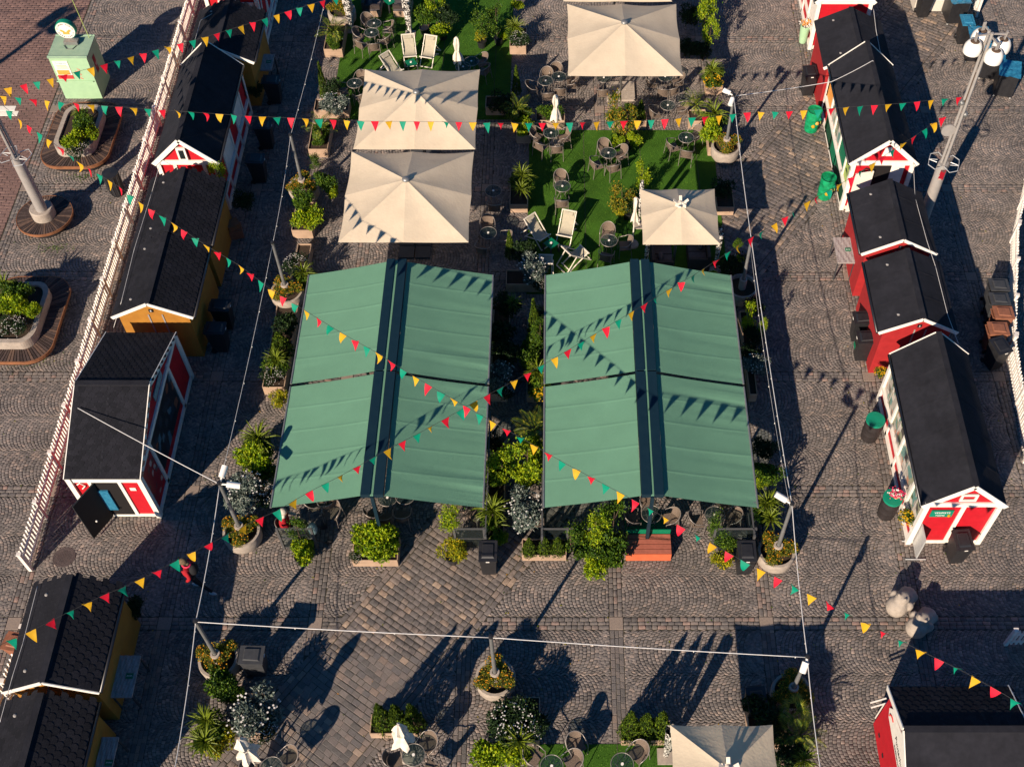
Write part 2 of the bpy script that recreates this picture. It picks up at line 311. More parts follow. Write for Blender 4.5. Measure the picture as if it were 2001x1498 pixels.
def sett_objects(name, Q, m, parent):
    """the largest stones in the picture, each an object sharing one of eight rough blocks"""
    if m not in UNIT:
        UNIT[m] = []
        for k in range(8):
            j = lambda a: NP.uniform(-a, a)
            B = [(-.5+j(.03), -.5+j(.04)), (.5+j(.03), -.5+j(.04)), (.5+j(.03), .5+j(.04)), (-.5+j(.03), .5+j(.04))]
            v = [(x, y, -.024) for x, y in B]+[(x, y, -.007) for x, y in B]+[(x*.89+j(.01), y*.83+j(.015), j(.003)) for x, y in B]
            me = bpy.data.meshes.new(name); me.from_pydata(v, [], [(8,9,10,11),(4,5,9,8),(5,6,10,9),(6,7,11,10),(7,4,8,11),(0,1,5,4),(1,2,6,5),(2,3,7,6),(3,0,4,7)])
            UNIT[m].append(me)
    base = M[m]
    cols = [tuple(q*k for q, k in zip(c, (1.45, 1.38, 1.32))) for c in [(.11,.104,.10), (.135,.124,.117), (.16,.143,.133), (.18,.152,.137), (.21,.168,.14), (.30,.235,.185), (.125,.118,.117), (.15,.133,.125)]]
    for k, me in enumerate(UNIT[m]):
        if not me.materials: me.materials.append(mat(name+'_stone_%d' % k, cols[k], tuple(c*.6 for c in cols[k]), .72, 9, .6, 45) if m != 'brick' else M['brick'])
    wts = [5, 6, 6, 4, 2, 1, 5, 5]
    for q in Q:
        c = q.mean(0); ex = ((q[1]-q[0])+(q[2]-q[3]))/2; ey = ((q[3]-q[0])+(q[2]-q[1]))/2
        a = math.atan2(ex[1], ex[0]); k = rnd.choices(range(8), wts)[0]
        o = bpy.data.objects.new(name, UNIT[m][k]); COL.objects.link(o); o.parent = parent
        o.location = (c[0], c[1], rnd.uniform(-.005, .004)); o.rotation_euler = (rnd.uniform(-.035, .035), rnd.uniform(-.035, .035), a)
        o.scale = (np.linalg.norm(ex)-.008, np.linalg.norm(ey)-.008, 1)
def split300(name, Q, m, parent, many, n=300):
    P = np.concatenate([Q.mean(1), np.zeros((len(Q), 1))], 1); x, y = proj_np(P)
    inside = (x > 5) & (x < 1996) & (y > 5) & (y < 1492); score = np.where(inside, y, -1e6)
    idx = np.argsort(-score)[:n]; rest = np.ones(len(Q), bool); rest[idx] = False
    sett_objects(name, Q[idx], m, parent); sett_mesh(many, Q[rest], m, parent, gap=.010, inset=.014, jz=.0035)
# fan paving, bay by bay
fans = []
NT = 3; Rr = .83; TW = (GY-.36)/NT; half = math.asin(TW/2/Rr); P_ = .102
for i in range(-8, 9):
    x0, x1 = i*4+.18, i*4+3.82
    if x1 < -20.2 or x0 > 18: continue
    for j in range(-2, 8):
        yb = j*GY+.18
        if not visible(np.array([[x0+1.8, yb+1.8]]), 420)[0]: continue
        ph = NP.uniform(0, P_); flip = -1 if ((i*7+j*3) % 5 == 0) else 1
        for t in range(NT):
            yc = yb+TW*(t+.5)
            ks = np.arange(-8, int(3.7/P_)+3); na = 14
            for k in ks:
                ang = np.linspace(-half, half, na+1)+NP.uniform(-.014, .014, na+1)+(.036 if k % 2 else -.036); ext = .06 if k % 2 else -.06; ang[0] = -half+ext*.8; ang[-1] = half+ext
                def arc(kk):
                    X = x0+ph+kk*P_+Rr*(1-np.cos(ang)); X = X if flip > 0 else x0+x1-X
                    return np.stack([X, yc+Rr*np.sin(ang)], 1)
                a, b = arc(k), arc(k+1)
                q = np.stack([a[:-1], b[:-1], b[1:], a[1:]], 1); q[:, :, 1] = np.clip(q[:, :, 1], yb, yb+NT*TW)
                if flip < 0: q = q[:, ::-1]
                fans.append(q)
fans = np.concatenate(fans)
cc = fans.mean(1); bx0 = np.floor(cc[:, 0]/4)*4
fans[:, :, 0] = np.clip(fans[:, :, 0], (bx0+.18)[:, None], (bx0+3.82)[:, None])
w = np.linalg.norm(fans[:, 1]-fans[:, 0], axis=1); w2 = np.abs(fans[:, :, 0].max(1)-fans[:, :, 0].min(1))
cc = fans.mean(1); u, v = road_uv(cc)
TURF = [(-9.86, -3.3, 19.7, 30), (-2.56, 4.03, 11.4, 19.13), (-2.03, 3.6, -8, -3.24)]
keep = (w > .03) & (w2 > .045) & (np.abs(v) > 1.58) & (cc[:, 0] > -19.8) & visible(cc)
inb = (cc[:, 0]-np.floor(cc[:, 0]/4)*4 > .17) & (cc[:, 0]-np.floor(cc[:, 0]/4)*4 < 3.83); keep &= inb
for a, b, c_, d_ in TURF: keep &= ~((cc[:, 0] > a+.1) & (cc[:, 0] < b-.1) & (cc[:, 1] > c_+.1) & (cc[:, 1] < d_-.1))
sett_mesh('setts', fans[keep], 'sett', jb, gap=.0085, inset=.010, jz=.0018)
# bands of larger setts between the bays, square slabs where they cross
bands = []; slabs = []
def band_rows(x0, x1, y0, horizontal):
    for r, wd in ((-.115, .118), (0, .10), (.113, .118)):
        x = x0
        while x < x1-.05:
            l = min(NP.uniform(.14, .24), x1-x); 
            if x1-x-l < .08: l = x1-x
            q = np.array([[x, y0+r-wd/2], [x+l, y0+r-wd/2], [x+l, y0+r+wd/2], [x, y0+r+wd/2]])
            bands.append(q if horizontal else q[:, ::-1][::-1]); x += l
for j in range(-2, 8):
    for i in range(-5, 5): band_rows(i*4+.19, i*4+3.81, j*GY, True)
for i in range(-5, 5):
    for j in range(-3, 8): band_rows(j*GY+.19, (j+1)*GY-.19, i*4, False)
for i in range(-5, 5):
    for j in range(-2, 8): slabs.append((i*4, j*GY))
bands = np.array(bands); cc = bands.mean(1); u, v = road_uv(cc); keep = (np.abs(v) > 1.58) & visible(cc)
for a, b, c_, d_ in TURF: keep &= ~((cc[:, 0] > a+.1) & (cc[:, 0] < b-.1) & (cc[:, 1] > c_+.1) & (cc[:, 1] < d_-.1))
split300('band_sett', bands[keep], 'bandsett', jb, 'band_setts')
sm = None
for x, y in slabs:
    uu, vv = road_uv(np.array([x, y])); 
    if abs(vv) < 1.75 or not visible(np.array([[x, y]]), 100)[0] or any(a-.2 < x < b+.2 and c_-.2 < y < d_+.2 for a, b, c_, d_ in TURF): continue
    if sm is None:
        o = MB().add([(a*.18, b*.18, z) for z in (-.02, -.003) for a, b in ((-1,-1),(1,-1),(1,1),(-1,1))]+[(a*.172, b*.172, .002) for a, b in ((-1,-1),(1,-1),(1,1),(-1,1))],
            [(8,9,10,11),(4,5,9,8),(5,6,10,9),(6,7,11,10),(7,4,8,11),(0,1,5,4),(1,2,6,5),(2,3,7,6),(3,0,4,7)]).build('paving_slab', 'slab', jb); sm = o.data
    else: o = link('paving_slab', sm, jb)
    o.location = (x, y, 0)
# the cart road of coarse setts crossing the square
road = struct(MB().prism([(*(RC+RD*a+RN*b), -.0155) for a, b in ((-14, -1.6), (-14, 1.6), (38, 1.6), (38, -1.6))], (0, 0, .002)).build('road', 'joint'))
rs = []; u = -12.0
while u < 36:
    wd = NP.uniform(.145, .17); v = -1.27
    while v < 1.27-.02:
        l = min(NP.uniform(.17, .30), 1.27-v)
        if 1.27-v-l < .1: l = 1.27-v
        bow = .02*math.sin(u*3+v)
        rs.append([RC+RD*(u+bow+a*wd)+RN*(v+b*l) for a, b in ((0, 0), (0, 1), (1, 1), (1, 0))]); v += l
    u += wd
for sgn in (-1, 1):
    for off in (1.355, 1.50):
        u = -12.0
        while u < 36:
            l = NP.uniform(.2, .32); rs.append([RC+RD*(u+a*l)+RN*(sgn*off+b*.14) for a, b in ((0, -.5), (1, -.5), (1, .5), (0, .5))]); u += l
rs = np.array(rs); sgn = np.cross(rs[:, 1]-rs[:, 0], rs[:, 3]-rs[:, 0]); rs[sgn < 0] = rs[sgn < 0][:, ::-1]
cc = rs.mean(1); keep = visible(cc)
for a, b, c_, d_ in TURF: keep &= ~((cc[:, 0] > a+.15) & (cc[:, 0] < b-.15) & (cc[:, 1] > c_+.15) & (cc[:, 1] < d_-.15))
split300('road_sett', rs[keep], 'bigsett', road, 'road_setts')
# brown brick walkway along the left side
walk = struct(MB().bx(-60, -20.2, -20, 60, -.0155, -.0135).build('walkway', 'joint'))
wb = []; y = 10.0; rr_ = 0
while y < 30:
    x = -20.22-(.14 if rr_ % 2 else 0)
    wb.append([[x, y], [-20.21, y], [-20.21, y+.138], [x, y+.138]]) if rr_ % 2 else None
    while x > -25.5:
        wb.append([[x-.28, y], [x, y], [x, y+.138], [x-.28, y+.138]]); x -= .28
    y += .138; rr_ += 1
wb = np.array(wb); keep = visible(wb.mean(1), 120); split300('walkway_brick', wb[keep], 'brick', walk, 'walkway_bricks')
band_rows_l = []
# artificial lawns
def lawn(x0, x1, y0, y1, nm='artificial_turf'):
    o = struct(MB().bx(x0, x1, y0, y1, -.02, .016).build(nm, 'turf')); n = int((x1-x0)*(y1-y0)*260)
    c = np.stack([NP.uniform(x0+.02, x1-.02, n), NP.uniform(y0+.02, y1-.02, n)], 1); c = c[visible(c, 80)]; n = len(c)
    a = NP.uniform(0, 6.28, n); l = NP.uniform(.015, .04, n); h = NP.uniform(.015, .03, n)
    V = np.zeros((n, 3, 3)); V[:, :, :2] = c[:, None]; dx, dy = np.cos(a), np.sin(a)
    V[:, 0, 0] -= dy*.008; V[:, 0, 1] += dx*.008; V[:, 1, 0] += dy*.008; V[:, 1, 1] -= dx*.008; V[:, 2, 0] += dx*l; V[:, 2, 1] += dy*l
    V[:, :2, 2] = .016; V[:, 2, 2] = .016+h
    me = bpy.data.meshes.new('grass_blades'); me.vertices.add(n*3); me.vertices.foreach_set('co', V.reshape(-1)); me.loops.add(n*3)
    me.loops.foreach_set('vertex_index', np.arange(n*3, dtype=np.int32)); me.polygons.add(n); me.polygons.foreach_set('loop_start', (np.arange(n)*3).astype(np.int32)); me.polygons.foreach_set('loop_total', np.full(n, 3, np.int32)); me.update()
    me.materials.append(M['blade']); b = link('grass_blades', me, o); b['kind'] = 'stuff'
    for x in np.arange(x0+1.95, x1-.3, 2.0):
        MB().bx(x-.009, x+.009, max(y0, -6), min(y1, 28), .0162, .0172).build('seam', 'joint', o)
    return o
for a, b, c_, d_ in TURF: lawn(a, b, c_, d_)
# fallen leaves, blown against planters and into the joints
mb = MB(); r_ = random.Random(21)
for k in range(900):
    x, y = r_.uniform(-20, 14), r_.uniform(-4, 26)
    if k % 3 == 0: x = r_.choice((-9.9, -3.0, -2.3, 4.6, 7.9, -12.2))+r_.gauss(0, .35)
    a, l = r_.uniform(0, 6.28), r_.uniform(.018, .04); c, s_ = math.cos(a)*l, math.sin(a)*l; z = .010
    mb.add([(x-c, y-s_, z), (x-s_*.5, y+c*.5, z+.008), (x+c, y+s_, z+.002), (x+s_*.5, y-c*.5, z+.008)], [(0, 1, 2, 3)])
o = mb.build('fallen_leaves', 'orangeleaf'); o['kind'] = 'stuff'; o['label'] = 'tiny dry leaves scattered over the paving'; o['category'] = 'leaves'
# small weeds in the joints beside the benches
def weeds(px, py, sx, sy, n):
    c = at(px, py); mb = MB()
    for k in range(n):
        x, y = c.x+rnd.gauss(0, sx), c.y+rnd.gauss(0, sy); a = rnd.uniform(0, 6.28); l = rnd.uniform(.03, .08); h = rnd.uniform(.01, .05)
        mb.add([(x-math.sin(a)*.012, y+math.cos(a)*.012, 0), (x+math.sin(a)*.012, y-math.cos(a)*.012, 0), (x+math.cos(a)*l, y+math.sin(a)*l, h)], [(0, 1, 2)])
    o = mb.build('weeds', 'leaf'); o['kind'] = 'stuff'; o['label'] = 'sparse green weeds growing in the paving joints'; o['category'] = 'weeds'
for a in ((105, 485, .35, .12, 130), (165, 345, .4, .1, 120), (50, 705, .5, .15, 130), (1850, 640, .3, .3, 0), (100, 640, .8, .5, 40)): 
    if a[4]: weeds(*a)
# manhole
t = thing('manhole_cover', 'round rusty cast iron manhole cover in the setts near the end of the picket fence', 'manhole cover', (-15.14, 1.95, .003))
MB().lathe([(.0001, .004), (.24, .004), (.245, .008), (.27, .008), (.275, .002), (.30, .008), (.31, .0)], 32).build('cover', 'iron', t)
mb = MB()
for k in range(-4, 5):
    for l in range(-4, 5):
        if k*k+l*l < 18: mb.box((k*.045, l*.045, .007), (.025, .025, .006))
o = mb.build('stud_pattern', 'iron', t); o['kind'] = 'stuff'
# ------------------------------------------------------------------ market huts
def roofslope(mb, axis, e, r, a0, a1, th=.05):
    """e, r: (cross position, z) of eave and ridge; a0..a1 along the ridge"""
    P = lambda c, a, z: (c, a, z) if axis == 'y' else (a, c, z)
    mb.prism([P(e[0], a0, e[1]), P(e[0], a1, e[1]), P(r[0], a1, r[1]), P(r[0], a0, r[1])], (0, 0, th))
def shingles(axis, e, r, a0, a1, th, root, off, individual=False):
    """hexagonal felt tabs, each tilted a little proud of the one above"""
    dc, dz = r[0]-e[0], r[1]-e[1]; L = math.hypot(dc, dz); rows = int(L/.145); n = int((a1-a0)/.20)
    tilt = .007; pieces = []
    for i in range(rows):
        for k in range(n+1):
            a = a0+(k+(.5 if i % 2 else 0))*(a1-a0)/n; s = (i+.15)*L/rows
            if a-.1 < a0-.001 or a+.1 > a1+.11: continue
            if s+.2 > L: continue
            pieces.append((a, s))
    def pos(a, s, h):
        c = e[0]+dc*s/L-dz/L*h*(1 if dc > 0 else -1)*1; z = e[1]+dz*s/L+abs(dc)/L*h+th
        return Vector((c, a, z)) if axis == 'y' else Vector((a, c, z))
    hx = [(-.05, 0), (.05, 0), (.096, .075), (.096, .17), (-.096, .17), (-.096, .075)]
    def piece(mb, a, s, o=Vector((0, 0, 0))):
        top = [pos(a+x, s+y, tilt*(1-y/.2)+.003)-o for x, y in hx]; bot = [pos(a+x, s+y, -.001)-o for x, y in hx[:3]+hx[5:]]
        f = [tuple(range(6)), (0, 6, 7, 1), (1, 7, 8, 2), (5, 9, 6, 0)]; mb.add(top+bot, f)
    if individual:
        me = None
        for a, s in pieces:
            if me is None:
                c0 = pos(a, s, 0); mb = MB(); piece(mb, a, s, c0); o = mb.build('shingle', 'shingle', root); me = o.data
            else: o = link('shingle', me, root)
            o.location = pos(a, s, 0)-Vector(off)
    else:
        mb = MB(); [piece(mb, a, s) for a, s in pieces]; o = mb.build('shingles', 'shingle', root, off=off); o['kind'] = 'stuff'
def hut(label, x0, x1, y0, y1, ze, zr, axis='y', wall='redwall', trim=True, ov=.14, og=.08, shing=False, gut=None, cat='market hut', corner='white', indiv=False, barge='white', vent=0, bh=.155):
    cx, cy = (x0+x1)/2, (y0+y1)/2; off = (cx, cy, 0); t = thing('market_hut', label, cat, off)
    # walls with gable ends
    b0, b1 = (x0, x1) if axis == 'y' else (y0, y1); a0, a1 = (y0, y1) if axis == 'y' else (x0, x1); mid = (b0+b1)/2
    slope = (zr-ze)/((b1-b0)/2+ov); hw = ze+slope*ov
    P = lambda c, a, z: (c, a, z) if axis == 'y' else (a, c, z)
    pr = [P(b0, a0, 0), P(b1, a0, 0), P(b1, a0, hw-.01), P(mid, a0, zr-.01), P(b0, a0, hw-.01)]
    d = Vector(P(0, a1-a0, 0)); w = MB().prism(pr, d).build('wall', wall, t, off=off)
    if wall == 'redwall': pass
    for s in (0, 1):
        e = ((b0-ov if s == 0 else b1+ov), ze); r = (mid, zr); mb = MB(); roofslope(mb, axis, e, r, a0-og, a1+og)
        sl_ = mb.build('roof_slope', 'roof', t, off=off)
        if shing: shingles(axis, e, r, a0-og, a1+og, .05, t, off, indiv and s == 0)
        else:
            for q in np.arange(a0-og+.95, a1+og-.3, .98):
                MB().add([P(e[0]+(r[0]-e[0])*f_, q+w_, e[1]+(r[1]-e[1])*f_+.0535+h_) for f_ in (.005, .99) for w_, h_ in ((-.03, 0), (-.028, .004), (.028, .004), (.03, 0))], [(0,1,5,4), (1,2,6,5), (2,3,7,6)]).build('felt_strip', 'roof', t, off=off)
    mb = MB().beam(P(mid, a0-og, zr+.055), P(mid, a1+og, zr+.055), .16, .02); mb.build('ridge_cap', 'roof', t, off=off)
    if barge:
        for a in ((a0-og-.012, a1+og+.012) if bh > .15 else (a0-og-.012,)):
            for s in (-1, 1):
                e = Vector(P((b0-ov) if s < 0 else (b1+ov), a, ze+.0)); r = Vector(P(mid, a, zr+.0))
                MB().beam(e+Vector((0, 0, -.02)), r+Vector((0, 0, .02 if bh < .15 else -.02)), .024, bh).build('barge_board', barge, t, off=off)
    for s in ((0, 1) if gut is None else gut):
        c = (b0-ov-.04) if s == 0 else (b1+ov+.04)
        MB().tube([P(c, a0-og, ze+.0), P(c, a1+og, ze-.01)], .045, 8).build('gutter', 'gutter', t, smooth=True, off=off)
    for k in range(vent):
        q = a0+(a1-a0)*(.12+.76*k/max(1, vent-1)); c = mid+(b0-mid)*.6
        z = zr-(zr-ze)*.6+.05; MB().cyl(P(c, q, z-.02), .03, .10, 8).cyl(P(c, q, z+.07), .05, .02, 8, .02).build('roof_vent', 'greywood', t, off=off)
    if trim:
        for x in (x0, x1):
            for y in (y0, y1): MB().bx(x-.07, x+.07, y-.07, y+.07, 0, hw-.03).build('corner_board', corner, t, off=off)
    return t, off, hw
def gable_front(t, off, x0, x1, y, hw, zr, window=None, door=None, mids=(.52,), low=True):
    """white framing boards on the gable wall that faces the camera"""
    MB().bx(x0-.08, x1+.08, y-.05, y-.003, hw-.20, hw-.02).build('tie_board', 'white', t, off=off)
    MB().bx(x0+.07, x1-.07, y-.03, y-.003, .02, .16).build('sill_board', 'white', t, off=off)
    for s in (-1, 1):
        xm = (x0+x1)/2; xe = x0 if s < 0 else x1
        MB().beam((xe-s*(-.0), y-.03, hw-.02), (xm, y-.03, zr-.11), .03, .09).build('gable_board', 'white', t, off=off)
    for m in mids: 
        x = x0+(x1-x0)*m; MB().bx(x-.06, x+.06, y-.034, y-.003, .16, hw-.2).build('middle_board', 'white', t, off=off)
# hut sizes are metres on the market grid
RX0, RX1 = 8.17, 10.10
t, off, hw = hut('long red hut with posters in its side window and green sign on its gable', RX0, RX1, 2.40, 7.25, 2.13, 3.15, gut=(0,), vent=0)
gable_front(t, off, RX0, RX1, 2.40, hw, 3.15)
MB().bx(8.92, 9.36, 2.33, 2.37, 2.38, 2.44).bx(8.92, 9.36, 2.33, 2.37, 2.64, 2.70).bx(8.92, 8.98, 2.33, 2.37, 2.44, 2.64).bx(9.30, 9.36, 2.33, 2.37, 2.44, 2.64).build('gable_window_frame', 'white', t, off=off)
s = MB().bx(8.36, 8.95, 2.345, 2.375, 1.55, 1.86).build('sign', 'signgreen', t, off=off)
MB().bx(8.36, 8.95, 2.338, 2.344, 1.70, 1.712).build('sign_line', 'wprint', s)
text('VESIPISTE', .105, s, (8.655-off[0], 2.335-off[1], 1.775), (R(90), 0, 0), 'wprint'); text('TOIMII', .085, s, (8.62-off[0], 2.335-off[1], 1.635), (R(90), 0, 0), 'wprint')
MB().cyl((8.86, 2.335, 1.60), .035, .07, 8).build('drop_print', 'flag_y', s, off=off)
def side_bays(t, off, x, ys, z0, z1, mats_, outward=-1, sill=True, post='white', glass=True):
    """glazed or boarded bays between white posts on a long side; x is the wall plane"""
    e = outward
    for y in ys: MB().bx(min(x+e*.05, x+e*.002), max(x+e*.05, x+e*.002), y-.05, y+.05, .0, 2.12).build('post_board', post, t, off=off)
    MB().bx(min(x+e*.075, x+e*.002), max(x+e*.075, x+e*.002), ys[0]-.02, ys[-1]+.02, z0-.16, z0-.03).build('ledge_board', post, t, off=off)
    MB().bx(min(x+e*.05, x+e*.002), max(x+e*.05, x+e*.002), ys[0], ys[-1], .02, .2).build('base_board', post, t, off=off)
    for k, mm in enumerate(mats_):
        if mm is None: continue
        ya, yb = ys[k]+.06, ys[k+1]-.06
        p = MB().bx(min(x+e*.012, x+e*.002), max(x+e*.012, x+e*.002), ya, yb, z0, z1).build('window_display', mm, t, off=off)
        if glass and mm in ('goods', 'darkgoods'):
            MB().bx(min(x+e*.03, x+e*.024), max(x+e*.03, x+e*.024), ya, yb, z0, z1).build('pane', 'pane', p, off=(0,0,0)) if False else None
            for q in (ya, yb, (ya+yb)/2): MB().bx(min(x+e*.036, x+e*.014), max(x+e*.036, x+e*.014), q-.018, q+.018, z0, z1).build('glazing_bar', post if q != (ya+yb)/2 else 'greywood', p, off=off)
            for o_ in p.children: o_.location = (0, 0, 0)
side_bays(t, off, RX0, [2.42, 3.35, 4.85, 5.95, 7.22], .78, 1.98, ['goods', 'goods', 'goods', 'goods'])
t, off, hw = hut('long red hut with green hedge panels on its side and an open white door', RX0, RX1, 15.22, 20.02, 2.13, 3.15, gut=(0,), vent=0)
gable_front(t, off, RX0, RX1, 15.22, hw, 3.15, mids=())
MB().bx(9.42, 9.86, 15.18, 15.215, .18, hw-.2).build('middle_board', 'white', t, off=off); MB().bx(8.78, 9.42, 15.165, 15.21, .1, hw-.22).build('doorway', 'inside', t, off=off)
MB().prism([(8.98, 15.16, 2.50), (9.30, 15.16, 2.50), (9.24, 15.16, 2.86), (9.04, 15.16, 2.86)], (0, -.02, 0)).build('gable_window_frame', 'white', t, off=off)
MB().box((8.52, 14.93, 1.1), (.62, .04, 1.75), rz=R(12)).build('door', 'white', t, off=off)
MB().tube([(8.62+.1*math.cos(a), 15.12, 1.85+.1*math.sin(a)) for a in [k*.7 for k in range(9)]], .018, 6, True).build('cable_ring', 'black', t, off=off)
side_bays(t, off, RX0, [15.24, 16.0, 17.1, 18.1, 19.0, 20.0], .95, 1.98, ['limepanel', 'greenpanel', 'goods', 'goods', 'orange'])
for a, b, mm in ((15.4, 16.9, 'hedge'), (16.9, 17.9, 'greenpanel'), (17.9, 19.2, 'hedge')): MB().bx(RX0-.05, RX0-.003, a, b, .12, .78).build('low_panel', mm, t, off=off)
t, off, hw = hut('red hut at the top right with a mint flower vase at its corner', RX0, RX1, 23.75, 28.4, 2.13, 3.15, gut=(0,))
gable_front(t, off, RX0, RX1, 23.75, hw, 3.15, mids=())
side_bays(t, off, RX0, [23.8, 24.9, 26.0, 27.2, 28.3], .85, 1.98, ['paper', 'redwall', 'redwall', 'redwall'])
LX0, LX1 = -14.62, -12.78
t, off, hw = hut('red and white market hut with a small gable window, beside the white picket fence', LX0, LX1, 15.22, 20.0, 2.13, 3.15, gut=(1,))
gable_front(t, off, LX0, LX1, 15.22, hw, 3.15, mids=(.28, .8))
MB().bx(-13.87, -13.57, 15.12, 15.20, 2.30, 2.82).build('gable_window_frame', 'white', t, off=off); MB().bx(-13.80, -13.64, 15.105, 15.12, 2.38, 2.74).build('gable_pane', 'pane', t, off=off)
side_bays(t, off, LX1, [15.25, 16.1, 17.3, 18.2, 19.2, 19.98], .8, 1.98, ['redwall', 'white', 'redwall', 'white', 'redwall'], 1)
t, off, hw = hut('red market hut with a striped side, topmost hut beside the picket fence', LX0, LX1, 24.0, 28.6, 2.13, 3.15, gut=(1,))
gable_front(t, off, LX0, LX1, 24.0, hw, 3.15, mids=(.4, .6)); 
MB().bx(-14.2, -13.9, 23.93, 23.97, 1.5, 2.0).build('small_window', 'white', t, off=off)
MB().bx(-13.6, -12.9, 23.93, 23.98, .2, 1.9).build('door', 'white', t, off=off)
for k in range(5): MB().beam((LX1+.02, 24.1+k*.8, .2), (LX1+.02, 24.6+k*.8, 1.9), .03, .12).build('diagonal_board', 'white', t, off=off)
side_bays(t, off, LX1, [24.02, 25.2, 26.4, 28.5], .6, 1.98, ['redwall', 'redwall', 'redwall'], 1)
# red hut with its ridge across, black door standing open
t, off, hw = hut('red and white market hut with its black front door standing open', -14.66, -12.76, 3.25, 8.08, 2.08, 3.0, axis='x', gut=(), shing=False, ov=.06, og=.06, barge='white')
for s_ in (0, 1): shingles('x', (3.19 if s_ == 0 else 8.14, 2.08), (5.665, 3.0), -14.72, -12.70, .05, t, off)
y = 3.25; X0, X1 = -14.66, -12.76
MB().bx(X0, X1, y-.03, y-.003, 1.86, 2.06).build('top_board', 'white', t, off=off); MB().bx(X0, X1, y-.03, y-.003, .02, .14).build('sill_board', 'white', t, off=off)
for x in (-13.35, -14.15): MB().bx(x-.05, x+.05, y-.034, y-.003, .14, 1.86).build('middle_board', 'white', t, off=off)
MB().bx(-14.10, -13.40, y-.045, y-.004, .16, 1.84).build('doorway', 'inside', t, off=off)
MB().bx(-14.05, -13.75, y-.10, y-.05, .5, 1.5).build('goods_behind_door', 'bluelid', t, off=off)
d = MB().box((-14.22, 2.83, 1.0), (.82, .04, 1.75), rz=R(62)).build('door', 'doorblack', t, off=off); MB().sphere((-14.08, 2.55, .95), .03).build('door_knob', 'white', d, off=off)
MB().tube([(-14.5, y-.03, 1.75), (-14.4, y-.04, 1.85), (-14.3, y-.04, 1.7), (-14.42, y-.04, 1.55)], .02, 5).build('hanging_ornament', 'white', t, off=off)
n_ = MB().bx(-13.16, -13.0, y-.02, y-.005, 1.42, 1.55).build('paper_notice', 'paper', t, off=off)
x = X1
for yy in (3.3, 4.35, 6.95, 8.03): MB().bx(x+.003, x+.05, yy-.06, yy+.06, 0, 2.15).build('post_board', 'white', t, off=off)
MB().bx(x+.003, x+.06, 3.25, 8.08, 1.98, 2.12).build('top_rail', 'white', t, off=off); MB().bx(x+.003, x+.05, 3.25, 8.08, .02, .17).build('base_board', 'white', t, off=off)
p = MB().bx(x+.004, x+.018, 4.42, 6.88, .45, 1.95).build('shop_window', 'darkgoods', t, off=off)
p = MB().bx(x+.004, x+.018, 3.4, 4.25, .4, 1.9).build('poster_panel', 'poster', t, off=off)
p = MB().bx(x+.004, x+.018, 7.05, 7.95, .3, 1.9).build('red_side_panel', 'redwall', t, off=off)
MB().bx(x+.02, x+.045, 5.6, 6.5, 2.26, 2.5).build('sign_plate', 'bagblue', t, off=off)
# small sheds
def shed(label, x0, x1, y0, y1, wall, gut, vent=2, indiv=False, ze=2.03, zr=2.62, cat='shed', shing=True, barge='white'):
    t, off, hw = hut(label, x0, x1, y0, y1, ze, zr, wall=wall, trim=False, shing=shing, ov=.17, og=.09, gut=gut, cat=cat, indiv=indiv, vent=vent, bh=.11, barge=barge)
    for xx in (x0+.9, x1-.75): MB().bx(xx-.02, xx+.02, y0-.02, y0-.003, .0, hw-.05).build('cover_strip', 'greywood', t, off=off)
    MB().bx((x0+x1)/2-.06, (x0+x1)/2+.06, y0-.03, y0-.004, hw+.08, hw+.2).build('number_plate', 'black', t, off=off)
    text('5' if x0 > 0 else '8', .09, t, ((x0+x1)/2-off[0], y0-.034-off[1], hw+.14), (R(90), 0, 0), 'wprint')
    return t
S2 = shed('red shed with black bins against its side, next to the long hut with posters', 8.0, 9.98, 8.25, 10.80, 'redshed', (0,), ze=2.10, zr=2.70, shing=False)
shed('red shed with a grey covered table at its side', 7.97, 9.96, 11.33, 13.75, 'redshed', (0,), ze=2.10, zr=2.70, shing=False)
shed('red shed wedged between two red and white huts at the top right', 8.02, 10.12, 20.20, 22.62, 'redshed', (), ze=2.02, zr=2.62, shing=False)
shed('yellow shed with two bins in its shadow, behind the hut with the open black door', -14.56, -12.50, 8.87, 11.50, 'yellow', (1,))
shed('yellow shed with a small crate at its side, below the small gable window', -14.56, -12.46, 11.72, 14.35, 'yellow', (1,), barge=None)
shed('yellow shed with a grey table at its side in the upper left', -14.56, -12.46, 20.45, 23.1, 'yellow', (1,))
shed('yellow shed with a grey table at its side in the lower left corner', -14.56, -12.62, -2.60, -.02, 'yellow', (1,), indiv=True, ze=2.08, zr=2.68)
shed('yellow shed cut off by the bottom edge of the photo', -14.56, -12.62, -5.9, -2.98, 'yellow', (1,), ze=1.98, zr=2.55, barge=None)
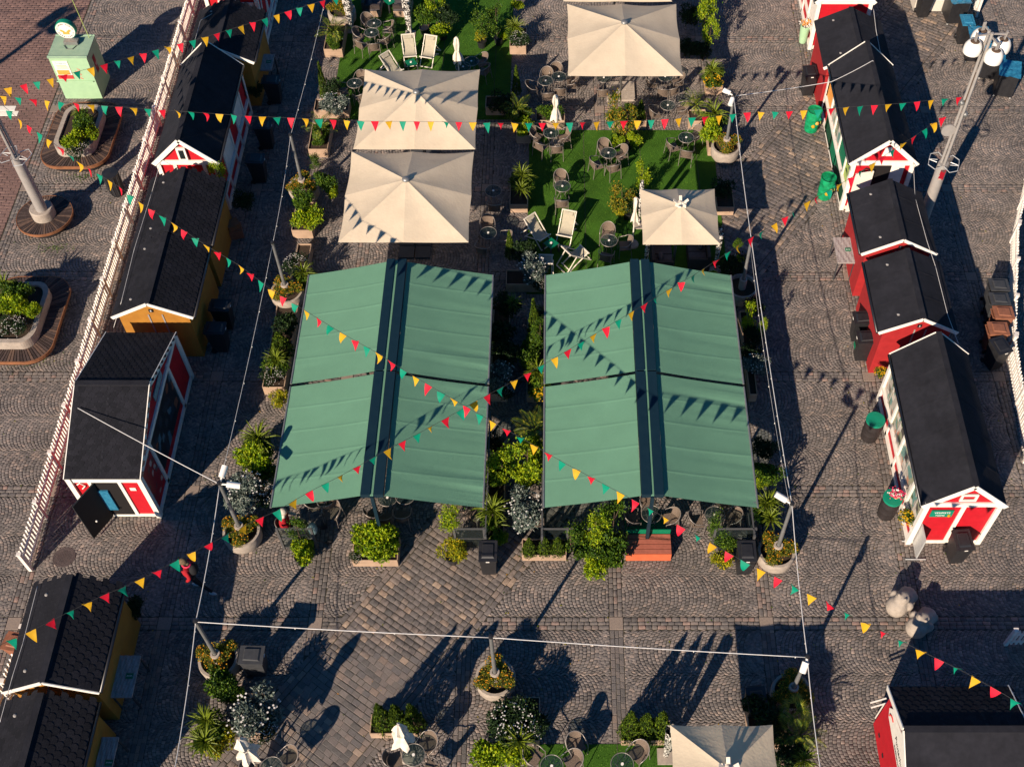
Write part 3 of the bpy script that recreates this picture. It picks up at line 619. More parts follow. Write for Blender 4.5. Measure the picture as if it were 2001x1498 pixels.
# hut at the lower right, ridge across
t, off, hw = hut('red market hut with a long white sign board, cut off at the lower right', 6.40, 9.05, -4.95, -2.72, 2.12, 2.75, axis='x', gut=(), ov=.14, og=.10, trim=False)
shingles('x', (-2.58, 2.12), (-3.835, 2.75), 6.3, 9.15, .05, t, off)
x = 6.40; sg = MB().prism([(x-.04, -5.0, 1.55), (x-.04, -3.1, 1.55), (x-.04, -2.95, 1.75), (x-.04, -3.1, 2.05), (x-.04, -3.83, 2.35), (x-.04, -5.0, 2.05)], (.035, 0, 0)).build('sign_board', 'paper', t, off=off)
MB().tube([(x-.045, -3.12-.0*k, 1.68+.0*k) for k in range(1)]+[(x-.045, -3.3+.2*math.cos(a), 1.68+.2*math.sin(a)) for a in (.2, .6, 1.0, 1.4, 1.8)], .022, 5).build('sign_arc', 'posterred', sg, off=off)
text('Puutarhurit', .2, sg, (x-.046-off[0], -4.15-off[1], 1.86), (R(90), 0, R(-90)), 'ink'); text('kesäkahvila', .13, sg, (x-.046-off[0], -4.1-off[1], 1.65), (R(90), 0, R(-90)), 'ink')
for k in range(4): MB().bx(x-.02, x-.003, -3.2-k*.5, -3.1-k*.5, .35, .42).build('air_slot', 'black', t, off=off)
# ------------------------------------------------------------------ picket fences
def fence(label, pts, h=.88, sp=.128, lean=0, flip=1, pside=1):
    a, b = Vector((*pts[0], 0)), Vector((*pts[1], 0)); d = b-a; L = d.length; d.normalize(); n = Vector((-d.y, d.x, 0))*pside
    t = thing('picket_fence', label, 'fence', a, math.atan2(d.y, d.x)); me = None
    for k in range(int(L/sp)+1):
        if me is None:
            o = MB().prism([(-.024, 0, .08), (.024, 0, .08), (.024, 0, h-.06), (0, 0, h), (-.024, 0, h-.06)], (0, .045, 0)).build('picket', 'fence', t); me = o.data
        else: o = link('picket', me, t)
        o.location = (k*sp, .025*pside, 0); o.rotation_euler = (rnd.gauss(0, .008), rnd.gauss(0, .012), 0)
    npn = max(1, round(L/1.62))
    for k in range(npn):
        for z in (.20, .64):
            MB().bx(L*k/npn+.05, L*(k+1)/npn-.05, -.02, .02, z, z+.07).build('rail', 'fence', t)
    me = None
    for k in range(npn+1):
        if me is None: o = MB().bx(-.045, .045, -.045, .045, .03, h+.05).prism([(-.06, -.06, h+.05), (.06, -.06, h+.05), (.06, .06, h+.05), (-.06, .06, h+.05)], (0, 0, .03)).build('post', 'fence', t); me = o.data
        else: o = link('post', me, t)
        o.location = (L*k/npn, 0, 0)
    return t
fence('long white picket fence running up the left side behind the huts', [(-15.93, 1.55), (-15.93, 29)], pside=1)
fence('white picket fence at the right edge, nearest stretch below the bins', [(12.02, 5.0), (12.42, 8.95)], pside=-1)
fence('white picket fence at the right edge, middle stretch behind the bins', [(12.46, 9.05), (13.62, 13.65)], pside=-1)
fence('white picket fence at the right edge, farther part past the grey gravel', [(13.66, 13.75), (14.8, 16.6)], pside=-1)
fence('short white picket fence piece at the right edge near the stone statues', [(10.20, -.62), (12.6, -.62)], pside=-1)
fence('white picket fence behind the blue lidded bins in the upper right corner', [(15.02, 25.7), (15.0, 29.5)], pside=-1)
fence('white picket fence piece at the left edge beside the yellow shed', [(-15.5, -3.4), (-15.3, -.5)], pside=1)
# ------------------------------------------------------------------ big parasols
def canopy_pt(hs, u, v, ze, zr, sag):
    """u,v in -1..1 on a square canopy with corner and mid ribs"""
    m = max(abs(u), abs(v)); 
    if m < 1e-6: return (0, 0, zr)
    a, b = (u, v) if abs(u) >= abs(v) else (v, u); s = abs(b)/m      # 0 at mid rib, 1 at corner rib
    z = ze+(zr-ze)*(1-m); q = math.sin(math.pi*s)
    z -= sag*q*m*(1.2-.5*m); k = 1-.018*q*m
    if m > .98: pass
    return (u*hs*k, v*hs*k, z)
def parasol(label, cx, cy, hs, ze, zr, cap='steel', base='greylid', kind='big', rz=0, bag=True):
    t = thing('parasol', label, 'parasol', (cx, cy, 0), rz); n = 12
    for side in range(4):
        for hf in (0, 1):
            mb = MB(); idx = {}; ca, sa = math.cos(side*math.pi/2), math.sin(side*math.pi/2); pts = []; fs = []
            for i in range(n+1):
                for j in range(n+1):
                    m = i/n; b = m*(j/n)*(1 if hf else -1); p = canopy_pt(hs, b, -m, ze, zr, .075*hs/2)
                    x, y = p[0]*ca-p[1]*sa, p[0]*sa+p[1]*ca; pts.append((x, y, p[2]+.004*math.sin(9*m*3.1+side)*math.sin(3.14*j/n)))
            for i in range(n):
                for j in range(n):
                    q = (i*(n+1)+j, (i+1)*(n+1)+j, (i+1)*(n+1)+j+1, i*(n+1)+j+1); q = tuple(dict.fromkeys(q)); fs.append(q if hf == 0 else q[::-1])
            mb.add(pts, fs); o = mb.build('canopy_panel', 'cream', t, smooth=True)
    for k in range(8):
        a = k*math.pi/4; r = hs*(1.414 if k % 2 else 1)*.985; MB().tube([(0, 0, zr-.06), (r*math.cos(a), r*math.sin(a), ze-.03)], .014, 6).build('rib', 'steel', t)
        MB().tube([(hs*1.0*math.cos(a)*(1.2 if k % 2 else 1)*.5, hs*1.0*math.sin(a)*(1.2 if k % 2 else 1)*.5, ze+(zr-ze)*.42), (0, 0, ze-.35)], .012, 5).build('strut', 'steel', t)
    MB().cyl((0, 0, .05), .04, zr-.05, 12).build('pole', 'steel', t, smooth=True)
    if cap == 'steel': MB().lathe([(.0001, zr+.09), (.05, zr+.085), (.10, zr+.06), (.12, zr+.03), (.125, zr-.01)], 16).build('cap', 'steel', t, smooth=True)
    else:
        mb = MB(); q = []
        for k in range(16):
            a = k*math.pi/8; r = .17+.05*math.sin(k*2.3); q.append((r*math.cos(a), r*math.sin(a), zr+.03+.05*math.sin(k*1.7)))
        mb.add(q+[(0, 0, zr+.12)], [(k, (k+1) % 16, 16) for k in range(16)]); mb.build('cap', 'cream2', t)
        for a in (.3, 1.6, 2.9, 4.4): MB().beam((.06*math.cos(a), .06*math.sin(a), zr+.02), (.24*math.cos(a), .24*math.sin(a), zr+.16), .09, .02).build('cap_flap', 'cream2', t)
    if base:
        for a in range(4): MB().box((.27*(1 if a % 2 else -1), .27*(1 if a > 1 else -1), .06), (.5, .5, .08)).build('base_slab', base, t)  # default dark grey has the shade under the canopy put into its colour
    return t
parasol('large cream parasol in the left row, the upper of the two touching ones', -6.24, 17.53, 2.0, 2.42, 3.12)
parasol('large cream parasol in the left row, the lower of the two touching ones', -6.28, 13.42, 2.0, 2.42, 3.12)
parasol('large cream parasol at the top beside the green shrubs of the aisle', .80, 21.2, 2.0, 2.42, 3.12, base='conc')
parasol('large cream parasol at the top of which only the lower edge shows', .66, 25.35, 2.0, 2.42, 3.12)
parasol('small cream parasol with rumpled cap over dark rattan sofas', 2.26, 12.62, 1.2, 2.33, 2.83, cap='cloth', base=False)
parasol('small pale parasol in the shade at the bottom edge', 2.25, -4.7, 1.2, 2.15, 2.65, cap='cloth', base=False, rz=R(0))
def closed(label, px, py, zc, h=1.05, zb=1.35, wide=.13, base=True):
    c = at(px, py, zc); t = thing('closed_parasol', label, 'parasol', (c.x, c.y, 0), rnd.uniform(0, 6), 'folded parasols')
    MB().cyl((0, 0, 0), .022, zb+.2, 8).build('pole', 'sticks', t)
    if base: MB().lathe([(.0001, .07), (.2, .06), (.22, 0)], 16).build('foot', 'conc', t)
    mb = MB(); n = 20; rows = [(0, .03), (.06, .07), (.3, wide*.8), (.5, wide*.55), (.58, wide*.5), (.8, wide*1.1), (1, wide*1.35)]; vs = []
    for s_, r in rows:
        for k in range(n):
            a = 2*math.pi*k/n; q = r*(1+.28*math.sin(a*5+s_*3)+.1*math.sin(a*9)); vs.append((q*math.cos(a), q*math.sin(a), zb+h*(1-s_)-.2+(.06*math.sin(a*5) if s_ == 1 else 0)))
    mb.add(vs, [(i*n+k, (i+1)*n+k, (i+1)*n+(k+1) % n, i*n+(k+1) % n) for i in range(len(rows)-1) for k in range(n)]+[tuple(range(n))])
    mb.build('folded_canopy', 'cream2', t, smooth=True, sharp=45); MB().tube([(wide*.62*math.cos(a), wide*.62*math.sin(a), zb+h*.45-.2) for a in [k*.63 for k in range(10)]], .012, 5, True).build('tie', 'cream2', t)
    return t
closed('folded cream parasol on the upper lawn between two deck chairs and potted shrubs', 893, 95, 1.7)
closed('folded cream parasol above the row of flags near the middle planter box', 1086, 208, 1.7)
closed('folded cream parasol leaning close to the left post of the small parasol lounge', 1240, 425, 1.3, wide=.08)
closed('folded cream parasol next to the silver leaved bush in the lower left', 478, 1462, 1.6, wide=.19)
closed('folded cream parasol standing before the three conifers at the bottom', 783, 1433, 1.6, wide=.19)
# ------------------------------------------------------------------ green awnings
def awning(label, xl, xc0, xc1, xr, y0, ym, y1, ze, zr, seed):
    off = ((xc0+xc1)/2, y0, 0); t = thing('market_awning', label, 'awning', off)
    for (ya, yb) in ((y0, ym-.05), (ym+.05, y1)):
        for s in (-1, 1):
            xi, xo = (xc0-.02, xl) if s < 0 else (xc1+.02, xr); nx, ny = 40, 130; vs = []; fs = []
            for i in range(nx+1):
                for j in range(ny+1):
                    f_, g_ = i/nx, j/ny; y = ya+(yb-ya)*g_; x = xi+(xo-xi)*f_
                    z = zr-.05+(ze-zr+.05)*f_-.045*math.sin(math.pi*f_)*(.6+.4*math.sin(math.pi*g_))
                    amp = (.012 if s > 0 else .003)*(f_**.8)
                    z += amp*(math.sin(g_*31+seed+1.5*f_)+.6*math.sin(g_*57+2*f_+seed*2)+.5*f_*max(0, math.sin(g_*104+3*f_+seed))**2+.5*math.sin(g_*17-3*f_))*(.3+.7*math.sin(g_*6+seed))
                    for sm_ in (.2, .4, .6, .8): z += .009*math.exp(-((g_-sm_-.01*f_)/.0055)**2)
                    vs.append((x, y, z))
            for i in range(nx):
                for j in range(ny):
                    q = (i*(ny+1)+j, (i+1)*(ny+1)+j, (i+1)*(ny+1)+j+1, i*(ny+1)+j+1); fs.append(q if s > 0 else q[::-1])
            MB().add(vs, fs).build('fabric_panel', 'green', t, smooth=True, off=off)
            MB().tube([(xo, ya, ze), (xo, yb, ze)], .028, 8).build('front_bar', 'steel', t, off=off)
            xb = (xc0+.12, xc1-.12)[s > 0]; MB().bx(xb-.125, xb+.125, ya-.02, yb+.02, zr-.1, zr+.06).build('cassette', 'darkblue', t, off=off)
            for yy in (ya+.15, (ya+yb)/2, yb-.15): MB().tube([(xi, yy, zr-.12), (xi+(xo-xi)*.5, yy+.1, (ze+zr)/2-.16), (xo, yy, ze-.02)], .022, 6).build('folding_arm', 'steel', t, off=off)
    MB().bx((xc0+xc1)/2-.05, (xc0+xc1)/2+.035, y0-.02, y1, zr-.02, zr+.03).build('middle_beam', 'green', t, off=off)
    MB().beam(((xc0+xc1)/2, y0-.02, zr-.05), ((xc0+xc1)/2, y0-.02-.0, .0), .09).build('support_post', 'darkblue', t, off=off)
    MB().beam(((xc0+xc1)/2, ym, zr-.05), ((xc0+xc1)/2, ym, .0), .09).build('support_post', 'darkblue', t, off=off)
    MB().beam(((xc0+xc1)/2, y1-.1, zr-.05), ((xc0+xc1)/2, y1-.1, .0), .09).build('support_post', 'darkblue', t, off=off)
    return t
AW = dict(ze=2.02, zr=2.68, y0=2.36, y1=10.44)
awning('left green double sided awning with a dark middle channel', -9.12, -6.66, -6.08, -3.52, AW['y0'], 6.32, AW['y1'], AW['ze'], AW['zr'], 1.0)
awning('right green double sided awning with a dark middle channel', -1.93, .62, 1.18, 3.72, AW['y0'], 6.32, AW['y1'], AW['ze'], AW['zr'], 2.7)
# glass wind screens at the front corners and along the inner edges of the awnings
def screen(label, ax, ay, bx_, by, h=1.15, n=2):
    a, b = Vector((ax, ay, 0)), Vector((bx_, by, 0)); d = b-a; L = d.length; t = thing('wind_screen', label, 'glass screen', a, math.atan2(d.y, d.x))
    for k in range(n+1): MB().bx(L*k/n-.03, L*k/n+.03, -.03, .03, 0, h)  .build('post', 'scr', t)
    for z in (.06, h*.5, h-.05): MB().bx(.03, L-.03, -.018, .018, z, z+.04).build('rail', 'scr', t)
    for k in range(n): MB().bx(L*k/n+.03, L*(k+1)/n-.03, -.004, .004, .1, h-.05).build('pane', 'screen', t)
screen('glass wind screen at the left awning corner beside the person in red', -9.12, 2.22, -8.2, 2.22, n=1)
screen('glass wind screen at the right front corner of the left awning behind a black bin', -4.35, 2.22, -3.55, 2.22, n=1)
screen('glass wind screen in front of the right awning behind the small conifers', -1.98, 2.22, -.6, 2.22)
screen('glass wind screen at the right front corner of the right awning', 2.7, 2.22, 3.78, 2.22, n=1)
screen('long glass screen under the right edge of the left awning', -3.5, 2.0, -3.5, 6.0, n=3)
screen('long glass screen under the left edge of the right awning', -1.98, 2.0, -1.98, 5.6, n=3)
screen('glass screen closing the right edge of the right awning', 3.72, 2.0, 3.72, 5.0, n=2)
# ------------------------------------------------------------------ plants
def leaves(mb, pts, size, asp=.55, up=.35, cup=True):
    for p in pts:
        d = Vector((rnd.gauss(0, 1), rnd.gauss(0, 1), rnd.gauss(up, .8))); d.normalize()
        n = Vector((rnd.gauss(0, .6), rnd.gauss(0, .6), 1)); s_ = d.cross(n)
        if s_.length < .1: continue
        s_.normalize(); l = size*rnd.uniform(.6, 1.3); w = l*asp/2; p = Vector(p); nn = s_.cross(d)*(.18*l)
        mb.add([p, p+d*l*.5+s_*w+nn, p+d*l, p+d*l*.5-s_*w+nn], [(0, 1, 2, 3)])
def blob(n, rx, ry, rz, lumps=7, seed=0, fill=.35):
    """points in a lumpy crown: several overlapping clumps with gaps between them"""
    r = random.Random(seed); out = []; cs = []
    for k in range(lumps):
        a = r.uniform(0, 6.28); q = r.uniform(.25, .75); cs.append((rx*q*math.cos(a), ry*q*math.sin(a), rz*r.uniform(-.3, .65), r.uniform(.30, .55)))
    cs.append((0, 0, 0, .62))
    for k in range(n):
        c = cs[k % len(cs)]; a = r.uniform(0, 6.28); z = r.uniform(-1, 1); h = math.sqrt(1-z*z); q = r.uniform(fill, 1)**.5*c[3]
        out.append((c[0]+rx*q*h*math.cos(a), c[1]+ry*q*h*math.sin(a), c[2]+rz*q*z))
    return out
def cone_pts(n, r, h, seed=0):
    q = random.Random(seed); out = []
    for k in range(n):
        z = q.random()**1.3; a = q.uniform(0, 6.28); rr = r*(1-z)**.7*q.uniform(.75, 1.05)*(1+.15*math.sin(a*5+z*20)); out.append((rr*math.cos(a), rr*math.sin(a), z*h))
    return out
def shrubf(matn, n, size, asp=.55, rz=.55, lumps=8, flower=None, nf=0, fs=.05, seed=1, name='shrub'):
    def f():
        t = blank(name, 'shrub'); mb = MB(); leaves(mb, blob(n, .5, .5, rz*.5, lumps, seed), size, asp); mb.build('crown', matn, t)
        mb = MB()
        for k in range(5): a = k*1.3+seed; mb.tube([(0, 0, -rz*.6), (.1*math.cos(a), .1*math.sin(a), -.1), (.25*math.cos(a), .25*math.sin(a), rz*.2)], [.015, .011, .005], 5)
        mb.build('stems', 'bark', t)
        if flower:
            mb = MB(); r = random.Random(seed+9)
            for k in range(nf):
                a, q = r.uniform(0, 6.28), r.uniform(.1, .52)**.7; z = rz*.5*math.sqrt(max(0, 1-min(1, (q/.6)**2)))
                c = Vector((q*math.cos(a)*.8, q*math.sin(a)*.8, z*r.uniform(.6, 1.1)))
                mb.add([c+Vector((fs*math.cos(b+a), fs*math.sin(b+a), .01*math.sin(b*3))) for b in (0, 1.05, 2.1, 3.14, 4.2, 5.2)], [tuple(range(6))])
            o = mb.build('flowers', flower, t); o['kind'] = 'stuff'
        return t
    return Proto(f)
def thujaf(seed):
    def f():
        t = blank('conifer', 'conifer'); mb = MB(); leaves(mb, cone_pts(1700, .5, 1.0, seed), .10, .5, up=1.4); mb.build('crown', 'thuja', t); MB().cyl((0, 0, -.1), .03, .6, 6).build('trunk', 'bark', t); return t
    return Proto(f)
FROND = {}
def frondmesh(kind):
    if kind in FROND: return FROND[kind]
    mb = MB()
    if kind == 'fan':
        for k in range(13):
            a = -1.35+2.7*k/12; l = .36*(1-.12*abs(a)); d = Vector((math.cos(a), math.sin(a), 0)); s_ = Vector((-d.y, d.x, 0)); b = Vector((.34, 0, .16))
            mb.add([b, b+d*l*.45+s_*.017+Vector((0, 0, .03)), b+d*l+Vector((0, 0, -.06)), b+d*l*.45-s_*.017+Vector((0, 0, .03))], [(0, 1, 2, 3)])
        mb.tube([(0, 0, 0), (.18, 0, .12), (.34, 0, .16)], .008, 4)
    elif kind == 'feather':
        for k in range(16):
            x = .12+.036*k; z = .22*math.sin(x*2.6); 
            for s in (-1, 1):
                l = .17*math.sin(math.pi*(k+2)/19); p = Vector((x, 0, z)); mb.add([p, p+Vector((.03, s*l*.5, .02)), p+Vector((.07, s*l, -.03)), p+Vector((.045, s*l*.5, .005))], [(0, 1, 2, 3)])
        mb.tube([(.0+.07*k, 0, .22*math.sin((.07*k)*2.6)) for k in range(11)], .006, 4)
    else:
        for s in (-1, 1):
            P = [(0, 0), (.2, .12), (.42, .16), (.60, .08)]; w = [.012, .022, .018, .001]
            mb.add([(x, 0, z) for x, z in P]+[(x, s*ww, z+.012) for (x, z), ww in zip(P, w)], [(i, i+1, 5+i, 4+i) for i in range(3)])
    FROND[kind] = mb; return mb
def palmf(kind, n, seed, name='palm', m='palm'):
    def f():
        t = blank(name, 'palm'); r = random.Random(seed); me = None
        for k in range(n):
            if me is None: o = frondmesh(kind).build('frond', m, t); me = o.data
            else: o = link('frond', me, t)
            el = r.uniform(-.5, 1.15)**1 ; o.rotation_euler = (r.uniform(-.3, .3), -el*.75, k*2.399+r.uniform(-.2, .2)); s_ = r.uniform(.75, 1.15); o.scale = (s_, s_, s_); o.location = (0, 0, r.uniform(-.08, .05))
        MB().cyl((0, 0, -.55), .05, .55, 8).build('trunk', 'bark', t); return t
    return Proto(f)
def treef(matn, seed, n=1500, gold=False):
    def f():
        t = blank('young_tree', 'tree'); mb = MB(); pts = []; r = random.Random(seed)
        for k in range(9):
            z = .35+.6*k/8+r.uniform(-.05, .05); a = r.uniform(0, 6.28); q = .14+.16*math.sin(math.pi*k/9); c = (q*math.cos(a), q*math.sin(a), z)
            for i in range(n//9): pts.append((c[0]+r.gauss(0, .085), c[1]+r.gauss(0, .085), c[2]+r.gauss(0, .065)))
            if k % 2 == 0: mb.tube([(0, 0, z-.15), (c[0]*.6, c[1]*.6, z-.05), c], [.010, .007, .003], 5)
        mb.tube([(0, 0, 0), (.01, .01, .5), (0, .02, 1.0)], [.020, .014, .005], 6); mb.build('trunk', 'bark', t)
        mb = MB(); leaves(mb, pts, .062, .6); mb.build('crown', matn, t); return t
    return Proto(f)
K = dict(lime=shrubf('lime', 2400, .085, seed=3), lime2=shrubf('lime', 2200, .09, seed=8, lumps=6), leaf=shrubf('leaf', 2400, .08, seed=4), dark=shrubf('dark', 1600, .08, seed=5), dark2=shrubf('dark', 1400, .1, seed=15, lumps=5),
 yellow=shrubf('yleaf', 1300, .085, seed=6), silver=shrubf('silver', 2800, .075, .4, seed=7, flower='petal_w', nf=45, fs=.020), flowerw=shrubf('dark', 1500, .06, seed=11, flower='petal_w', nf=110, fs=.016),
 flowero=shrubf('orangeleaf', 1700, .07, seed=12, flower='petal_o', nf=26, fs=.028), flowery=shrubf('leaf', 1200, .08, seed=13, flower='petal_y', nf=90, fs=.04),
 thuja=thujaf(1), thuja2=thujaf(2), yucca=palmf('blade', 60, 1), yucca2=palmf('blade', 48, 5), fan=palmf('fan', 14, 2), feather=palmf('feather', 22, 3), tree=treef('leaf', 3), treelime=treef('lime', 4), treegold=treef('orangeleaf', 6, 1700), treedark=treef('dark', 9))
NAME = dict(yucca='yucca', yucca2='yucca', fan='fan_palm', feather='date_palm')
def plant(kind, px, py, w, zc, label, h=None, d=None, rz=None, cat=None, xy=None):
    """px,py: where the crown centre shows; w: crown width in metres; zc: height of the crown centre above the paving; h: crown height"""
    c = Vector((xy[0], xy[1], zc)) if xy else at(px, py, zc); rz = rnd.uniform(0, 6.28) if rz is None else rz; w *= .95 if kind in ('yucca', 'yucca2', 'feather', 'fan') else 1.0 if kind.startswith('t') else 1.14
    if kind.startswith('thuja'): h = h or 1.2; c = Vector((c.x, c.y, zc-h/2)); sc = (w, w, h)
    elif kind.startswith('tree'): h = h or 1.6; c = Vector((c.x, c.y, zc-h*.62)); sc = (w*1.25, w*1.25, h)
    elif kind in ('yucca', 'yucca2', 'fan', 'feather'): sc = (w*.9, w*.9, (h or w)*.9)
    else: sc = (w*.92, d*.92 if d else w*.92, (h or w*.75)/.62)
    if d: rz = 0 if rz is None or d else rz
    o = K[kind](c, rz, label, None, sc, cat); o.name = NAME.get(kind, 'conifer' if kind.startswith('thuja') else 'young_tree' if kind.startswith('tree') else 'shrub'); return o
BOXN = [0]
def pbox(label, pxl, pxr, pyb, depth, h=.42, up=None):
    """larch planter whose near bottom edge runs from pxl to pxr at picture height pyb"""
    a, b = at(pxl, pyb), at(pxr, pyb); w = b.x-a.x; t = thing('planter_box', label, 'planter', (a.x+w/2, a.y+depth/2, 0), 0, 'larch planter boxes'); nb = 4
    for k in range(nb):
        z0, z1 = .02+(h-.03)*k/nb+.004, .02+(h-.03)*(k+1)/nb-.004
        for yy in (-1, 1): MB().bx(-w/2, w/2, yy*depth/2-.012, yy*depth/2+.012, z0, z1).build('board', 'wood', t)
        for xx in (-1, 1): MB().bx(xx*w/2-.012, xx*w/2+.012, -depth/2+.014, depth/2-.014, z0, z1).build('board', 'wood', t)
    MB().bx(-w/2+.015, w/2-.015, -depth/2+.015, depth/2-.015, .0, h-.07).build('soil', 'soil', t); return t
def tub(label, px, py, r=.52, h=.42, top=.62, pole=None, phead=0, flower=True, plabel=None, heads=(), xy=None):
    """round concrete tub with a lamp pole in its middle; px,py is the middle of the tub top"""
    c = Vector((xy[0], xy[1], 0)) if xy else at(px, py, top); t = thing('concrete_tub', label, 'planter', (c.x, c.y, 0), 0, 'round concrete tubs with light poles')
    MB().lathe([(r*.72, 0), (r*.97, top*.35), (r, top*.8), (r*.97, top), (r*.84, top), (r*.82, top-.12)], 28).build('bowl', 'conc', t, smooth=True, sharp=50)
    MB().lathe([(.0001, top-.10), (r*.83, top-.12)], 24).build('soil', 'soil', t)
    if pole:
        MB().lathe([(.12, top-.12), (.125, top+.28), (.12, top+.33), (.07, top+.33)], 16).build('pole_sleeve', 'conc', t, smooth=True, sharp=40)
        p = thing('light_pole', plabel, 'pole', (c.x, c.y, top+.05), 0, 'light poles in concrete tubs')
        MB().tube([(0, 0, 0), (0, 0, pole*.55-top), (0, 0, pole*.55-top+.02), (0, 0, pole-top)], [.055, .055, .048, .048], 10).build('tube', 'steel', p, smooth=True, sharp=40)
        MB().lathe([(.03, pole-top), (.06, pole-top+.02), (.055, pole-top+.08), (.0001, pole-top+.09)], 10).build('top_cap', 'black', p)
        for (hx, hy, hz) in heads:
            d = Vector((hx, hy, hz)); l = MB().tube([(hx*.35, hy*.35, pole-top+.02+hz*.3), (hx, hy, pole-top+hz)], .085, 12).build('spotlight', 'lampw', p, smooth=True, sharp=40); MB().tube([(0, 0, pole-top), (hx*.35, hy*.35, pole-top+hz*.3)], .025, 6).build('bracket', 'lampw', l)
    if flower:
        for k in range(3):
            a = k*2.1+px; o = K['flowero']((c.x+.24*math.cos(a), c.y+.24*math.sin(a), top+.16), a, 'orange flowering %s clump in the %s' % (('left', 'middle', 'right')[k], label.replace('round concrete tub', 'tub')[:60]), 'orange flowers in the concrete tubs', (.62, .62, .55)); o.name = 'flower_clump'; o['category'] = 'flowers'
    return c
TL = 'round concrete tub %s'; PLb = 'slim grey light pole %s'
POLES = {}
for key, px, py, ph, xy, where, heads, fl in (('a1', 590, 365, 2.82, (-10.22, 15.69), 'left of the lower large parasol', (), True), ('a2', 557, 590, 2.74, (-10.15, 11.03), 'at the far left corner of the left awning', (), True),
    ('a3', 478, 1060, 3.05, (-10.22, 2.44), 'at the near left corner of the left awning', ((.1, .45, .15), (.5, .0, -.1)), True), ('a4', 430, 1290, 2.80, (-10.23, -1.23), 'on the left above the silver bush', (), True),
    ('b0', 967, 1330, 3.0, (-3.14, -1.72), 'alone in the open middle of the square', (), True), ('c1', 1545, 1345, 2.75, (4.32, -2.11), 'beside the parasol at the bottom right', ((-.12, -.3, -.2),), True),
    ('c2', 1510, 1095, 3.05, (4.38, 1.84), 'at the near right corner of the right awning', ((-.42, .22, .15),), True), ('c3', 1450, 590, 2.68, (4.33, 11.25), 'at the far right corner of the right awning', (), False),
    ('c4', 1414, 300, 2.75, (4.37, 17.72), 'at the right corner of the middle lawn', ((-.35, .18, .1), (-.15, -.35, -.1)), True), ('a0', 665, 8, 2.8, (-9.95, 25.3), 'at the top beside the speckled curtains', (), True)):
    tub(TL % where, px, py, pole=ph if key != 'a0' else None, plabel=PLb % where, heads=heads, flower=fl, xy=xy, r=.52 if key != 'a0' else .55, top=.6 if key != 'a0' else .62); POLES[key] = Vector((xy[0], xy[1], ph+.04))
# boxes
B = pbox
B('larch planter box with a palm beside the left edge of the upper lawn', 636, 671, 113, 1.5)
B('larch planter box under the blue green shrub left of the upper large parasol', 617, 683, 232, .6)
B('larch planter box with grassy palm left of the upper large parasol', 606, 643, 308, 1.35)
B('larch planter box with bright shrub left of the lower large parasol', 574, 613, 466, 1.3)
B('larch planter box with white flowers at the far left corner of the left awning', 575, 601, 560, 1.5)
B('larch planter box running along the left side of the left awning', 518, 560, 771, 3.3)
B('larch planter box with big lime bush in front of the left awning', 691, 779, 1106, .75, .38)
B('larch planter box with three small conifers in front of the right awning', 1021, 1106, 1095, .5, .34)
B('larch planter box behind the folded parasol with three conifers at the bottom', 726, 823, 1441, .5, .34)
B('larch planter box at the bottom middle with clipped hedge and yucca', 985, 1054, 1456, 1.1, .4)
B('larch planter box with three conifers beside the parasol at the bottom', 1214, 1310, 1455, .5, .34)
B('larch planter box with silver bush in the lower left', 466, 530, 1442, 1.0)
B('larch planter box right of the upper lawn with flowering plants', 997, 1028, 107, 1.1)
B('larch planter box in the shadow along the lower right of the upper lawn', 950, 1003, 226, .6)
B('larch planter box behind the chairs at the middle lawn left corner', 1048, 1103, 252, .5)
B('larch planter box with bright shrub at the left corner of the middle lawn', 1010, 1037, 281, .9)
B('larch planter box with autumn coloured trees behind the middle lawn', 1190, 1262, 253, .5)
B('larch planter box with palm at the right corner behind the middle lawn', 1345, 1378, 253, .6)
B('larch planter box with yellow rimmed yucca right of the top parasol', 1378, 1410, 187, 1.1)
B('larch planter box right of the middle lawn beside the pole tub', 1383, 1410, 305, .9)
B('larch planter box in shadow right of the small parasol', 1399, 1432, 421, 1.0)
B('larch planter box with yucca left of the middle lawn', 997, 1031, 416, 1.6)
B('larch planter box with silver bush behind the right awning', 990, 1058, 571, .6)
B('larch planter box along the right side of the left awning', 960, 992, 785, 3.4)
B('larch planter box along the left side of the right awning', 1030, 1062, 786, 3.2)
B('larch planter box by the yucca at the near end of the aisle', 950, 984, 1064, 3.1)
B('larch planter box on the dark right side of the right awning, far one', 1462, 1476, 785, 3.2)
B('larch planter box with palms in the shadow at the bottom right', 1462, 1540, 1462, .9)
